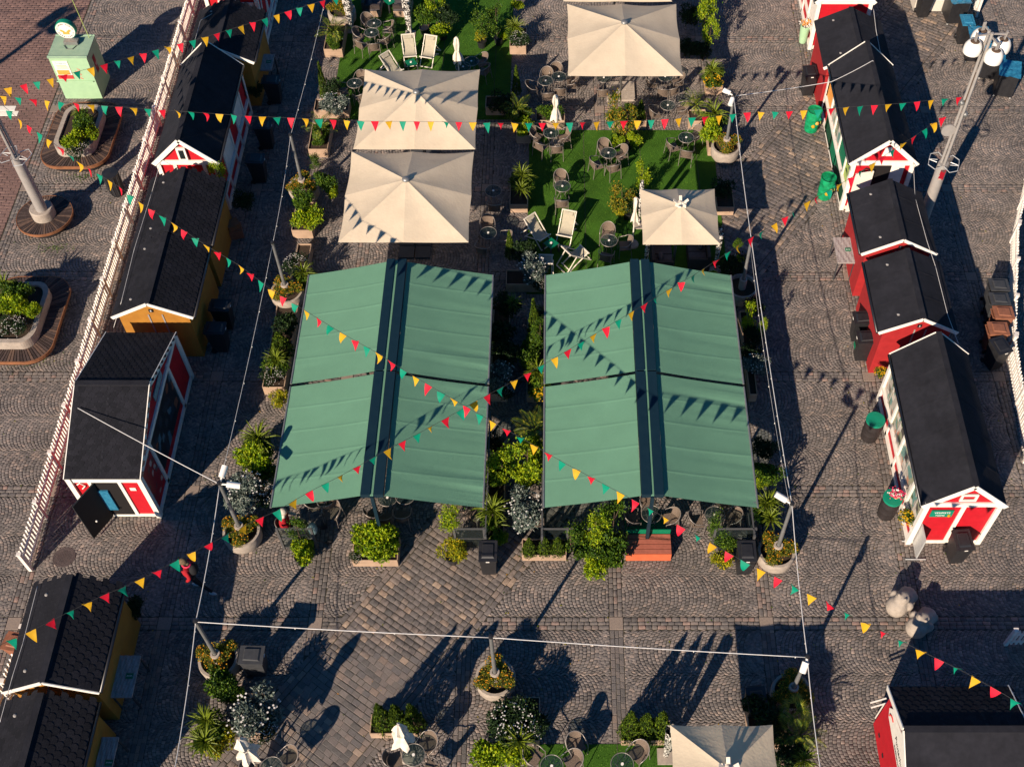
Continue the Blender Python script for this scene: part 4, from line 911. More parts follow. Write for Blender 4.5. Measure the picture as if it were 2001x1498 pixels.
# plants: kind, px, py, width, crown height above paving, description
for a in [
 ('feather', 652, 62, 1.1, 1.0, 'feathery palm in the planter at the left edge of the upper lawn'), ('leaf', 655, 88, .55, .6, 'low green shrub at the foot of the palm left of the upper lawn'),
 ('thuja', 629, 158, .34, .95, 'narrow dark conifer standing left of the table by the upper large parasol', 1.5), ('dark', 652, 170, .75, .7, 'dark bushy shrub beside the narrow conifer left of the upper parasol'),
 ('silver', 650, 204, 1.0, .75, 'spiky blue green shrub spilling over its planter left of the upper parasol'), ('feather', 626, 252, .95, .95, 'grassy palm in a planter left of the upper large parasol'), ('leaf', 622, 278, .5, .55, 'low shrub below the grassy palm left of the parasols'),
 ('tree', 612, 315, .42, .5, 'thin climbing plant on the setts below the grassy palm', .9), ('leaf', 636, 355, .8, .8, 'green shrub beside the pole tub left of the lower parasol'), ('lime', 648, 376, .6, .5, 'bright lime shrub on the ground left of the lower parasol'),
 ('leaf', 590, 395, .9, .9, 'dark green shrub between pole tub and bright planter at the left'), ('lime', 597, 428, 1.0, .75, 'bright lime shrub in the planter left of the lower parasol'),
 ('flowerw', 577, 517, .8, .85, 'white flowering shrub at the far left corner of the left awning'), ('yucca', 594, 535, .85, .8, 'small spiky yucca beside the white flowering shrub'),
 ('dark2', 552, 640, .9, .8, 'dark broad leaved shrub left of the left awning, far end'), ('thuja2', 548, 672, .7, .8, 'bushy conifer in the long planter left of the left awning', 1.0), ('yucca', 540, 705, .9, .8, 'yucca in the long planter left of the left awning'), ('flowerw', 533, 735, .7, .65, 'small flowering shrub at the near end of the long left planter'),
 ('yellow', 543, 781, .62, .35, 'yellow green shrub on the setts at the left edge of the left awning'), ('yucca2', 505, 858, 1.2, 1.0, 'wide yucca reaching out left of the left awning'), ('lime2', 503, 895, 1.15, .75, 'big lime shrub left of the left awning'), ('leaf', 520, 925, .7, .6, 'green shrub between lime shrub and white flowering bush'),
 ('silver', 482, 962, 1.25, .9, 'silvery bush behind the near left pole'), ('flowerw', 512, 965, .8, .7, 'white flowering bush touching the near left awning corner'),
 ('tree', 583, 1040, .5, 1.0, 'thin potted tree beside the glass screen and the person in red', 1.4), ('lime', 592, 1078, .85, .35, 'bright rounded shrub on the setts before the left awning'),
 ('lime2', 728, 1058, 1.15, .75, 'left half of the big lime bush before the left awning'), ('lime', 757, 1062, 1.05, .7, 'right half of the big lime bush before the left awning'), ('flowerw', 700, 1085, .45, .5, 'tiny white flowers at the left corner of the big lime bush'),
 ('treelime', 880, 1018, .6, 1.15, 'slender lime green tree at the right front corner of the left awning', 1.7), ('yellow', 885, 1078, .8, .35, 'yellow green shrub at the foot of the slender tree'),
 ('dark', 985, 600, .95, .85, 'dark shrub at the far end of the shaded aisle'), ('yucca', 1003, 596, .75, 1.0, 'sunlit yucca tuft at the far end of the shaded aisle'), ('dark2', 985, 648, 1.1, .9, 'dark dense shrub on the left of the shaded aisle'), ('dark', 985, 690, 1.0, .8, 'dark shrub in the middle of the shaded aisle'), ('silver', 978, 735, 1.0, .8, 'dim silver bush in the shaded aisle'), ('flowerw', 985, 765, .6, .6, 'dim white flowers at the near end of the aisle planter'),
 ('thuja', 1043, 623, .42, 1.1, 'tall bright narrow conifer at the left edge of the right awning', 1.7), ('dark', 1058, 615, .6, .9, 'dark shrub behind the tall narrow conifer'), ('leaf', 1035, 680, .85, .7, 'round green shrub at the left edge of the right awning'), ('tree', 1056, 655, .5, 1.2, 'small grey green tree beside the tall narrow conifer', 1.5), ('yucca', 1052, 730, 1.0, .9, 'yucca at the left edge of the right awning'), ('flowery', 1052, 770, .55, .6, 'yellow flowers at the near end of the aisle planter'),
 ('dark', 965, 870, .7, .8, 'dark shrub against the right side of the left awning'), ('treelime', 980, 905, .8, 1.1, 'lime young tree right of the left awning', 1.7), ('leaf', 968, 925, .8, .7, 'green shrub under the lime young tree in the aisle'), ('feather', 1045, 840, 1.1, 1.2, 'feathery palm reaching up at the left edge of the right awning'), ('treelime', 1030, 905, 1.0, 1.2, 'golden green young tree left of the right awning', 1.9), ('lime', 1022, 930, .7, .8, 'lime shrub under the golden green young tree'), ('lime', 972, 938, .6, .7, 'lime shrub at the foot of the lime young tree in the aisle'), ('lime', 1050, 870, .7, 1.0, 'lime shrub just below the feathery palm by the right awning'), ('leaf', 1038, 705, .8, .8, 'green shrub between round shrub and yucca by the right awning'), ('lime', 1048, 893, .9, .9, 'lime shrub below the feathery palm'), ('leaf', 1045, 925, .8, .7, 'green shrub between golden tree and silver bush'),
 ('silver', 1025, 1000, 1.3, .85, 'big silvery bush at the near left corner of the right awning'), ('yucca', 962, 1000, 1.1, .95, 'large yucca at the near right corner of the left awning'), ('yucca2', 965, 1025, .9, .6, 'lower yucca at the near right corner of the left awning'), ('lime', 972, 1052, .5, .35, 'small lime shrub at the foot of the yucca by the left awning'),
 ('thuja', 1034, 1067, .42, .62, 'first of three small conifers before the right awning, left one', .75), ('thuja2', 1064, 1065, .42, .62, 'second of three small conifers before the right awning, middle one', .75), ('thuja', 1090, 1065, .42, .62, 'third of three small conifers before the right awning, right one', .75),
 ('tree', 1115, 1050, .65, .9, 'grey green small tree right of the three small conifers', 1.5), ('treelime', 1165, 1040, .8, 1.1, 'yellow tinged young tree before the right awning', 1.6), ('tree', 1200, 1025, .95, 1.2, 'bushy green young tree before the right awning', 1.9), ('leaf', 1150, 1070, 1.0, .6, 'green shrub at the left foot of the young trees'), ('leaf', 1190, 1080, 1.1, .55, 'green shrub touching the red bench'), ('lime', 1162, 1098, .9, .35, 'lime shrub spreading over the setts left of the red bench'),
 ('tree', 1404, 1030, .5, .9, 'thin dark young tree right of the red bench', 1.5), ('leaf', 1418, 1062, .6, .5, 'green shrub at the foot of the thin tree right of the red bench'), ('yellow', 1411, 1090, .65, .28, 'yellow green shrub on the setts right of the red bench'),
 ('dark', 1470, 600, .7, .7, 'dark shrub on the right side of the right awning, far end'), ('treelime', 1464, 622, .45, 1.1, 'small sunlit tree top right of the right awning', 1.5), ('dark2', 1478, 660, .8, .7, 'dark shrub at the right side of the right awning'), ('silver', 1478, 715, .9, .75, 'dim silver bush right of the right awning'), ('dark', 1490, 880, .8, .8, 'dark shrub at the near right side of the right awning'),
 ('leaf', 1498, 925, .9, .85, 'green shrub right of the right awning'), ('lime', 1487, 945, .5, .8, 'lime tuft at the right edge of the right awning'), ('yucca', 1498, 985, 1.0, .9, 'grassy yucca right of the right awning'), ('yucca2', 1505, 1015, .9, .75, 'grassy yucca behind the near right pole tub'),
 ('leaf', 438, 1335, .95, .6, 'green shrub below the left pole tub'), ('leaf', 448, 1355, .8, .5, 'dark green shrub between left pole tub and silver bush'), ('silver', 495, 1395, 1.35, .8, 'large silver bush with white flowers in the lower left'), ('flowerw', 515, 1425, .8, .65, 'white flowers on the planter edge in the lower left'), ('yucca', 405, 1410, 1.0, .8, 'spiky yucca in the lower left'), ('yucca2', 402, 1450, 1.1, .8, 'wider yucca nearest the lower left edge'), ('yellow', 425, 1445, .9, .5, 'yellow flecked shrub behind the folded parasol in the lower left'),
 ('thuja', 744, 1400, .56, .85, 'left conifer of the three behind the folded parasol', 1.5), ('thuja2', 775, 1402, .56, .85, 'middle conifer of the three behind the folded parasol', 1.5), ('thuja', 806, 1400, .56, .85, 'right conifer of the three behind the folded parasol', 1.5),
 ('dark', 985, 1405, 1.0, .62, 'dense dark green core of the hedge at the bottom middle'), ('dark', 1028, 1408, 1.0, .62, 'right dense dark core of the hedge at the bottom middle'), ('flowerw', 1003, 1408, 1.15, .7, 'clipped dark hedge with pale flowers at the bottom middle'), ('flowerw', 1030, 1425, .8, .65, 'right end of the clipped dark hedge at the bottom'), ('yucca', 1015, 1450, 1.0, .7, 'yucca in front of the clipped hedge at the bottom'), ('lime', 968, 1478, 1.0, .35, 'bright lime shrub at the bottom edge'),
 ('thuja', 1232, 1415, .56, .85, 'left conifer of the three beside the bottom parasol', 1.5), ('thuja2', 1262, 1418, .56, .85, 'middle conifer of the three beside the bottom parasol', 1.5), ('thuja', 1292, 1415, .56, .85, 'right conifer of the three beside the bottom parasol', 1.5),
 ('dark2', 1500, 1392, 1.1, .8, 'dark bushy shrub in shadow at the bottom right'), ('fan', 1550, 1390, .8, .8, 'fan palm right of the bottom parasol'), ('feather', 1562, 1438, 1.1, .9, 'feathery palm leaves over the setts at the bottom right'), ('dark', 1540, 1470, 1.0, .7, 'dark shrub in the shade right of the bottom parasol'), ('dark2', 1500, 1430, 1.0, .6, 'dark shrub behind the bottom parasol'), ('yucca', 1570, 1485, .8, .8, 'yucca tuft at the bottom right edge'),
 ('leaf', 835, 30, 1.1, .8, 'green bush between speckled curtain and yellow green bush'), ('lime', 865, 60, .8, .45, 'yellow green bush in a pot on the upper lawn'), ('treelime', 850, 8, .7, 1.2, 'yellow topped tree at the top of the upper lawn', 1.7), ('dark', 868, 35, 1.0, .8, 'dark bush behind the yellow green bush on the upper lawn'),
 ('tree', 942, 45, .8, .9, 'airy potted tree on the upper lawn, left of two', 1.5), ('yellow', 940, 72, .5, .35, 'yellow flowers in the left black pot on the upper lawn'), ('tree', 970, 40, .8, .9, 'airy potted tree on the upper lawn, right of two', 1.5), ('lime', 982, 70, .4, .35, 'lime plant in the right black pot on the upper lawn'),
 ('lime', 1012, 12, .5, .5, 'bright lime shrub at the top edge beside the setts'), ('yucca', 1008, 55, .9, .8, 'yucca in the planter right of the upper lawn'), ('flowerw', 1015, 78, .8, .65, 'pale flowering shrub in the planter right of the upper lawn'),
 ('thuja', 1009, 157, .34, .9, 'narrow conifer right of the upper large parasol', 1.2), ('dark', 985, 205, 1.0, .6, 'dark shrub in the shadowed planter right of the upper parasol'), ('feather', 1012, 215, .95, .95, 'wide feathery palm between the two lawns'), ('lime', 1022, 252, .75, .55, 'bright shrub at the left corner of the middle lawn'), ('leaf', 1075, 222, .9, .6, 'green shrub behind the folded parasol near the flags'),
 ('treegold', 1205, 225, .8, 1.1, 'taller orange and green tree behind the middle lawn', 1.9), ('treegold', 1225, 240, .7, .9, 'smaller orange and green tree behind the middle lawn', 1.5), ('orange', 0, 0, 0, 0, ''), ('leaf', 1235, 215, .6, .8, 'dark green shrub behind the orange trees'), ('thuja2', 1252, 215, .4, .75, 'small conifer in the box behind the middle lawn', .8), ('lime', 1238, 272, .6, .4, 'lime potted shrub right of the orange trees on the lawn'), ('lime2', 1208, 275, .55, .4, 'lime shrub at the foot of the orange trees'),
 ('yucca', 1392, 140, .95, .95, 'yucca with yellow flowers right of the top parasol'), ('flowery', 1393, 160, .75, .6, 'yellow flowers at the foot of the yucca right of the top parasol'), ('treelime', 1380, 25, .85, 1.3, 'tall lime green climber right of the top parasol', 2.0), ('treelime', 1388, 70, .6, 1.0, 'lower lime green climber right of the top parasol', 1.5), ('dark', 1345, 30, .9, .6, 'dark shrub at the right edge of the top parasol'), ('dark2', 1375, 100, 1.0, .5, 'dark spreading shrub right of the top parasol'), ('dark', 1340, 95, .8, .4, 'low dark shrub in the shadow of the top parasol'),
 ('feather', 1360, 205, .95, .9, 'palm in the box at the right corner behind the middle lawn'), ('yucca2', 1395, 225, 1.2, .8, 'grassy palm beside the pole with spotlights'), ('lime', 1392, 255, 1.0, .7, 'bright lime shrub left of the pole with spotlights'),
 ('dark', 1415, 372, .85, .75, 'dark shrub in the box right of the small parasol'), ('yucca', 1020, 345, .95, .85, 'yellow green yucca left of the middle lawn'), ('yucca2', 1018, 372, .85, .75, 'lower yucca left of the middle lawn'), ('thuja', 996, 478, .34, .9, 'narrow bright conifer behind the right awning', 1.2), ('dark2', 1015, 495, .95, .7, 'dark conifer like shrub behind the right awning'), ('silver', 1040, 528, 1.15, .75, 'big silver bush overlapping a white deck chair'), ('flowerw', 1055, 555, .5, .5, 'white flowers at the back edge of the right awning'),
 ('treegold', 1215, 390, .75, .8, 'orange tinted potted tree left of the small parasol', 1.5), ('dark', 1232, 400, .8, .5, 'dark shrub beside the orange tinted potted tree'), ('yellow', 1210, 412, .55, .35, 'yellow green shrub left of the small parasol'), ('treelime', 1255, 345, .55, .9, 'slim lime plant above the small parasol', 1.5),
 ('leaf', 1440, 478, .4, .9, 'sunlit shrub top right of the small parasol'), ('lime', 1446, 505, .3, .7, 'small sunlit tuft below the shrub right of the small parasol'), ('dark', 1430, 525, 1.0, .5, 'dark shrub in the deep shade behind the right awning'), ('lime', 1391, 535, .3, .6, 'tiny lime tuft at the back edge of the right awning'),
 ('dark', 480, 395, .8, .6, 'dark bush against the yellow shed in the shade on the left'), ('treelime', 425, 335, .5, 1.9, 'small climber at the roof corner of the left red hut', .9), ('dark', 500, 175, .6, .7, 'dark bush beside the upper left yellow shed'), ('dark2', 262, 1180, .7, .6, 'dark bush beside the lower left yellow shed'),
 ('flowery', 1722, 728, .42, .75, 'yellow flowers hanging at the far corner of the poster hut'), ('flowery', 1773, 1012, .5, .85, 'yellow and orange flowers at the near corner of the poster hut'),
 ('treelime', 1490, 640, .25, 1.0, 'single leafy twig reaching over the cobbles right of the right awning', .9),
 ]:
    if a[0] == 'orange': continue
    plant(*a[:6], **({'h': a[6]} if len(a) > 6 else {}))
for a in [('leaf', 540, 720, .8, .6, 'low green shrub under the yucca in the long left planter'), ('leaf', 598, 548, .7, .55, 'low green shrub under the small spiky yucca'), ('leaf', 1052, 745, .8, .6, 'green shrub under the yucca at the left edge of the right awning'), ('leaf', 965, 1010, .9, .5, 'green shrub under the large yucca by the left awning'),
    ('leaf', 1020, 365, .85, .5, 'green shrub under the yellow green yucca left of the middle lawn'), ('leaf', 1498, 1000, .9, .5, 'green shrub under the grassy yucca right of the right awning'), ('leaf', 408, 1432, 1.0, .5, 'green shrub under the spiky yucca in the lower left'), ('leaf', 1008, 70, .8, .5, 'green shrub under the yucca right of the upper lawn'),
    ('leaf', 1393, 152, .85, .55, 'green shrub under the yucca right of the top parasol'), ('leaf', 1015, 228, .9, .5, 'green shrub under the wide feathery palm between the lawns'), ('leaf', 1395, 238, .9, .5, 'green shrub under the grassy palm beside the spotlights'), ('leaf', 508, 880, .9, .6, 'green shrub under the wide yucca left of the awning'), ('dark', 1470, 690, .8, .6, 'low dark shrub right of the right awning'), ('lime', 1015, 1465, .8, .4, 'lime shrub under the yucca at the bottom middle'), ('leaf', 625, 262, .8, .5, 'green shrub under the grassy palm left of the parasols'), ('leaf', 652, 76, .85, .5, 'green shrub under the feathery palm at the upper lawn')]: plant(*a)
def pot(label, px, py, m='black', r=.19, h=.3):
    c = at(px, py); t = thing('plant_pot', label, 'pot', (c.x, c.y, 0), 0, 'black plant pots'); MB().lathe([(r*.75, 0), (r, h), (r*.9, h), (r*.88, h-.04), (.0001, h-.04)], 18).build('pot', m, t, smooth=True, sharp=40); return t
pot('black pot under the left airy tree on the upper lawn', 942, 92); pot('black pot under the right airy tree on the upper lawn', 975, 86); pot('black square pot under the green bush beside the curtain', 830, 66); pot('black pot at the foot of the orange trees', 1226, 288); pot('black pot under the orange tinted tree by the small parasol', 1226, 425); pot('black pot under the yellow green bush of the upper lawn', 866, 76)
pot('black pot under the slender tree at the left awning corner', 885, 1095, r=.2); pot('black pot under the thin tree at the person in red', 592, 1096, r=.2); pot('black pot right of the red bench under the thin tree', 1413, 1104)
c = at(1568, 82); t = thing('flower_vase', 'tall mint green vase with peach flowers at the corner of the top right hut', 'vase', (c.x, c.y, 0)); MB().lathe([(.13, 0), (.17, .3), (.2, .78), (.17, .78), (.16, .7)], 20).build('vase', 'mint', t, smooth=True, sharp=50)
mb = MB(); leaves(mb, [(rnd.gauss(0, .09), rnd.gauss(0, .09), .8+rnd.uniform(-.04, .1)) for k in range(200)], .07, .8); mb.build('flowers', 'petal_w', t); mb = MB(); leaves(mb, [(rnd.gauss(0, .08), rnd.gauss(0, .08), .82+rnd.uniform(0, .1)) for k in range(120)], .07, .8); mb.build('blossoms', 'petal_o', t)
# ------------------------------------------------------------------ chairs and tables
def chair_f():
    t = blank('wicker_chair', 'chair')           # faces +x, origin on the ground at the seat middle
    MB().prism([(-.20, -.22, .42), (.22, -.24, .42), (.22, .24, .42), (-.20, .22, .42)], (0, 0, .03)).build('seat', 'wicker', t)
    mb = MB(); n = 8; vs = []
    for j in range(5):
        for k in range(n+1):
            a = math.pi-1.05+2.1*k/n; z = .46+.36*j/4; r = .235+.05*j/4; vs.append((.03+r*math.cos(a)*1.0-.05*j/4, r*1.05*math.sin(a), z+(-.10*(abs(k-n/2)/(n/2))**2 if j == 4 else 0)))
    mb.add(vs, [(j*(n+1)+k, j*(n+1)+k+1, (j+1)*(n+1)+k+1, (j+1)*(n+1)+k) for j in range(4) for k in range(n)]); mb.build('backrest', 'wicker', t, smooth=True)
    pts = [(.24, -.27, .62), (.05, -.29, .66)]+[(-.0+.29*math.cos(a), .29*math.sin(a), .66+.17*max(0, -math.cos(a))**1) for a in [math.pi*1.5-math.pi*k/10 for k in range(11)]]+[(.05, .29, .66), (.24, .27, .62)]
    MB().tube(pts, .015, 6).build('arm_rail', 'alu', t, smooth=True)
    for sx, sy in ((1, 1), (1, -1), (-1, 1), (-1, -1)):
        top = (.24, sy*.27, .63) if sx > 0 else (-.17, sy*.24, .70); MB().tube([(sx*.25, sy*.26, 0), top], .013, 6).build('leg', 'alu', t)
    return t
chair_ = Proto(chair_f)
def chair(loc, rz, label, group=None): return chair_(loc, rz, label, group, (.86, .86, .95))
def round_f():
    t = blank('glass_table', 'table'); MB().lathe([(.0001, .725), (.335, .725), (.335, .718), (.0001, .718)], 28).build('glass_top', 'glass', t)
    MB().tube([(.345*math.cos(a), .345*math.sin(a), .72) for a in [k*math.pi/14 for k in range(28)]], .013, 6, True).build('rim', 'alu', t, smooth=True)
    MB().beam((-.33, 0, .705), (.33, 0, .705), .02).beam((0, -.33, .705), (0, .33, .705), .02).build('cross_bar', 'alu', t)
    for k in range(4): a = k*math.pi/2+.78; MB().tube([(.29*math.cos(a), .29*math.sin(a), 0), (.12*math.cos(a), .12*math.sin(a), .4), (.27*math.cos(a), .27*math.sin(a), .71)], .012, 6).build('leg', 'alu', t)
    MB().cyl((0, 0, .726), .045, .02, 12).build('centre_cap', 'lampw', t); return t
rtable = Proto(round_f)
SIDES = ['right', 'far right', 'far', 'far left', 'left', 'near left', 'near', 'near right']
def tset(px, py, desc, angs, dist=.51, table=True, tlabel=None):
    c = at(px, py, .72)
    if table: rtable((c.x, c.y, .0), rnd.uniform(0, .7), tlabel or 'round glass table '+desc, 'round glass tables', (.80, .80, 1))
    used = set()
    for a in angs:
        sd = SIDES[int(((a % 360)+22.5)//45) % 8]
        while sd in used: sd = SIDES[(SIDES.index(sd)+1) % 8]
        used.add(sd); ar = R(a); d = dist+rnd.uniform(-.04, .05)
        chair((c.x+d*math.cos(ar), c.y+d*math.sin(ar), 0), ar+math.pi+rnd.uniform(-.25, .25), 'wicker armchair, %s side of the table %s' % (sd, desc), 'wicker armchairs around the glass tables')
tset(731, 46, 'near the sofas, upper of two touching', (128, 2)); tset(726, 64, 'near the sofas, lower of two touching', (165, 222, 282, -12))
tset(693, 163, 'left of the upper large parasol', (72, 190, 300)); tset(921, 120, 'beside the folded parasol on the upper lawn', (38, -25)); tset(905, 131, 'dark one behind the upper parasol corner', ())
tset(1066, 158, 'left of two under the top parasol corner', (195, 85, -80)); tset(1092, 150, 'right of two under the top parasol corner', (100, 20, -10, -85))
tset(1180, 152, 'before the foot of the top parasol', (265, 95)); tset(1300, 150, 'under the top parasol right corner', (185, 5, 260, 295)); tset(1305, 206, 'on the setts behind the middle lawn', (5, 195))
tset(1077, 260, 'at the left corner of the middle lawn', (165, 10, 225, 290)); tset(1189, 299, 'in the middle of the middle lawn', (105, 25, 215, 290)); tset(1341, 269, 'at the middle lawn right corner', (48, 200, 270))
tset(1099, 364, 'alone on the left of the middle lawn', (95, 268)); tset(1190, 470, 'near the small parasol on the middle lawn', (92, 5, 258)); tset(954, 455, 'in the shade by the lower large parasol', (355, 250, 95)); tset(964, 373, 'dark one in the shade between parasols', (275,))
tset(757, 972, 'under the near edge of the left awning', (262, 225)); tset(792, 968, 'farther right under the near left awning edge', (262,)); tset(1273, 1004, 'behind the red bench', (180, 0, 95)); tset(1397, 1006, 'right of the red bench', (182, 55, 5))
tset(808, 1474, 'by the folded parasol at the bottom', (48, 185, 325)); tset(1078, 1496, 'left one on the bottom lawn', (145, 20)); tset(1216, 1492, 'right one on the bottom lawn', (40,)); tset(530, 1500, 'by the lower left folded parasol', (42, 178))
c = at(1125, 1455, .45); chair((c.x, c.y, 0), R(-62), 'single wicker armchair with its back to the camera on the bottom lawn edge', 'wicker armchairs around the glass tables')
for k, (px, py, rz) in enumerate(((905, 985, 200), (930, 1003, 230), (612, 985, 20), (650, 1000, 250), (640, 985, 120), (735, 738, 40))):
    c = at(px, py, .45); chair((c.x, c.y, 0), R(rz), 'wicker armchair %s' % ['pushed against the right glass screen of the left awning', 'tipped near the right front corner of the left awning', 'behind the person in red under the left awning', 'dark one right of the person in red', 'second dark one right of the person in red', 'seen through the slot of the left awning'][k], 'wicker armchairs around the glass tables')
# ------------------------------------------------------------------ deck chairs
def deck_f():
    t = blank('deck_chair', 'deck chair'); w = .29         # head towards +y, feet at -y
    A = [(0, -.52, .02), (0, .42, .88)]; Bf = [(0, .40, .02), (0, -.42, .42)]
    for s in (-1, 1):
        MB().beam((s*w, A[0][1], A[0][2]), (s*w, A[1][1], A[1][2]), .035, .03).build('long_rail', 'sticks', t); MB().beam((s*(w-.04), Bf[0][1], Bf[0][2]), (s*(w-.04), Bf[1][1], Bf[1][2]), .035, .03).build('seat_rail', 'sticks', t)
        MB().beam((s*(w+.03), .62, .04), (s*(w+.03), .16, .62), .03).build('prop', 'sticks', t)
    for p in (A[0], A[1], Bf[0], Bf[1], (0, .62, .04)): MB().beam((-w-.02, p[1], p[2]), (w+.02, p[1], p[2]), .032).build('cross_bar', 'sticks', t)
    mb = MB(); n = 14; vs = []
    for i in range(n+1):
        q = i/n; y = -.42+.84*q; z = .42+.46*q-.26*math.sin(math.pi*q)**.9; vs += [(-.245, y, z), (.245, y, z)]
    mb.add(vs, [(2*i, 2*i+1, 2*i+3, 2*i+2) for i in range(n)]); mb.build('sling', 'canvas', t, smooth=True); MB().box((0, .34, .80), (.34, .12, .05), M3=Matrix.Rotation(.75, 3, 'X')).build('headrest', 'canvas', t); return t
deck_ = Proto(deck_f)
def deck(loc, rz, label, group=None): return deck_(loc, rz, label, group, (.82, .92, .95))
for px, py, rz, lb in ((800, 98, 8, 'left of two upright deck chairs on the upper lawn'), (838, 100, -14, 'right of two upright deck chairs on the upper lawn'), (766, 132, 45, 'deck chair half hidden by the upper large parasol'),
    (1107, 445, -15, 'deck chair facing the camera on the middle lawn with pillow'), (1050, 452, 42, 'deck chair turned left at the edge of the middle lawn'), (1124, 497, 128, 'deck chair turned away nearest the right awning'), (1066, 515, 178, 'deck chair half covered by the silver bush')):
    c = at(px, py, .4); deck((c.x, c.y, 0), R(rz), 'white and beige '+lb, 'white deck chairs')
def sq_table(label, px, py, z=.42, s=.36, m='glass'):
    c = at(px, py, z); t = thing('side_table', label, 'side table', (c.x, c.y, 0), rnd.uniform(.4, .9)); MB().bx(-s/2, s/2, -s/2, s/2, z-.02, z).build('top', m, t)
    for a, b in ((1, 1), (1, -1), (-1, 1), (-1, -1)): MB().bx(a*s/2-.02, a*s/2+.02, b*s/2-.02, b*s/2+.02, 0, z-.02).build('leg', 'greylid', t)
    MB().cyl((0, 0, z), .04, .03, 10).build('ashtray', 'lampw', t)
sq_table('small green side table between the deck chairs of the middle lawn', 1077, 475, m='greenpanel'); sq_table('small green side table between the deck chairs of the upper lawn', 803, 122, m='greenpanel'); sq_table('green low table between the sofas at the top edge', 762, 2, m='greenpanel')
# sofas
def sofa(label, px, py, rz, m='sofa', w=1.1, d=.7, cm='cushion', side='sofa'):
    c = at(px, py, .4); t = thing('sofa', label, 'sofa', (c.x, c.y, 0), rz)
    MB().bx(-w/2, w/2, -d/2, d/2, .04, .32).build('base', side, t); MB().bx(-w/2, w/2, d/2-.1, d/2, .32, .7).build('backrest', m, t)
    for s in (-1, 1): MB().bx(s*(w/2-.05)-.05, s*(w/2-.05)+.05, -d/2, d/2-.1, .32, .58).build('armrest', m, t)
    for s in (-1, 1): MB().bx(s*.24-.22, s*.24+.22, -d/2+.02, d/2-.12, .325, .42).build('seat_cushion', cm, t)
    MB().sphere((-.2, .05, .5), .17, 10, 8, (1, .6, .9)).build('pillow', 'umb' if 0 else 'paper' if side == 'conc' else 'cushion', t, smooth=True)
sofa('dark rattan sofa under the left half of the small parasol', 1293, 497, R(90), w=1.0); sofa('dark rattan sofa under the right half of the small parasol', 1365, 492, R(-90), w=1.0)
sofa('pale sided sofa with purple cushion at the top edge, left', 727, 5, R(90), side='wood', w=.9); sofa('pale sided sofa with grey cushion at the top edge, right', 787, 5, R(-90), side='wood', w=.9)
# speckled curtains on frame posts
def curtain(label, px, py, h=2.1, w=.16, d=.25):
    c = at(px, py); t = thing('curtain_post', label, 'curtain', (c.x, c.y, 0)); MB().bx(-.025, .025, -.025, .025, 0, h).build('post', 'white', t); MB().bx(-.2, .2, -.2, .2, 0, .05).build('foot_plate', 'conc', t)
    mb = MB(); n = 16; vs = []
    for z, r in ((.15, .5), (.5, .6), (.9, .8), (1.4, 1.0), (h, 1.1)):
        for k in range(n): a = 2*math.pi*k/n; q = r*(1+.2*math.sin(a*6)); vs.append((w*q*math.cos(a), d*q*math.sin(a), z))
    mb.add(vs, [(i*n+k, i*n+(k+1) % n, (i+1)*n+(k+1) % n, (i+1)*n+k) for i in range(4) for k in range(n)]); mb.build('curtain', 'zebra', t, smooth=True)
curtain('black and white speckled curtain at the left post of the top lounge', 688, 60); curtain('black and white speckled curtain at the right post of the top lounge', 802, 68)
curtain('black and white speckled curtain at the left front of the small parasol', 1260, 535, 2.0, .08, .12); curtain('black and white speckled curtain at the right front of the small parasol', 1396, 530, 2.0, .08, .12); curtain('black and white speckled curtain at the left back of the small parasol', 1248, 440, 2.0, .06, .1); curtain('black and white speckled curtain left of the bottom parasol', 1300, 1478, 1.9, .12, .14)
# ------------------------------------------------------------------ red bench
a, b = at(1222, 1096), at(1310, 1096); w = b.x-a.x; t = thing('slatted_bench', 'red brown slatted bench with orange front in front of the right awning', 'bench', ((a.x+b.x)/2, a.y+.32, 0))
for k in range(4): MB().bx(-w/2, w/2, -.30+k*.155, -.155+k*.155-.01, .36, .40).build('slat', 'redbench', t)
MB().bx(-w/2, w/2, -.325, -.303, .04, .40).build('front_board', 'redfront', t); MB().bx(-w/2, w/2, .325, .345, .04, .60).build('back_board', 'greenpanel', t)
for s in (-1, 1): MB().bx(s*(w/2-.06)-.03, s*(w/2-.06)+.03, -.3, .3, 0, .355).build('leg', 'redbench', t)
a = at(1235, 1045); MB().bx(-.6, .6, .36, .95, .01, .05).build('platform', 'greenpanel', t)
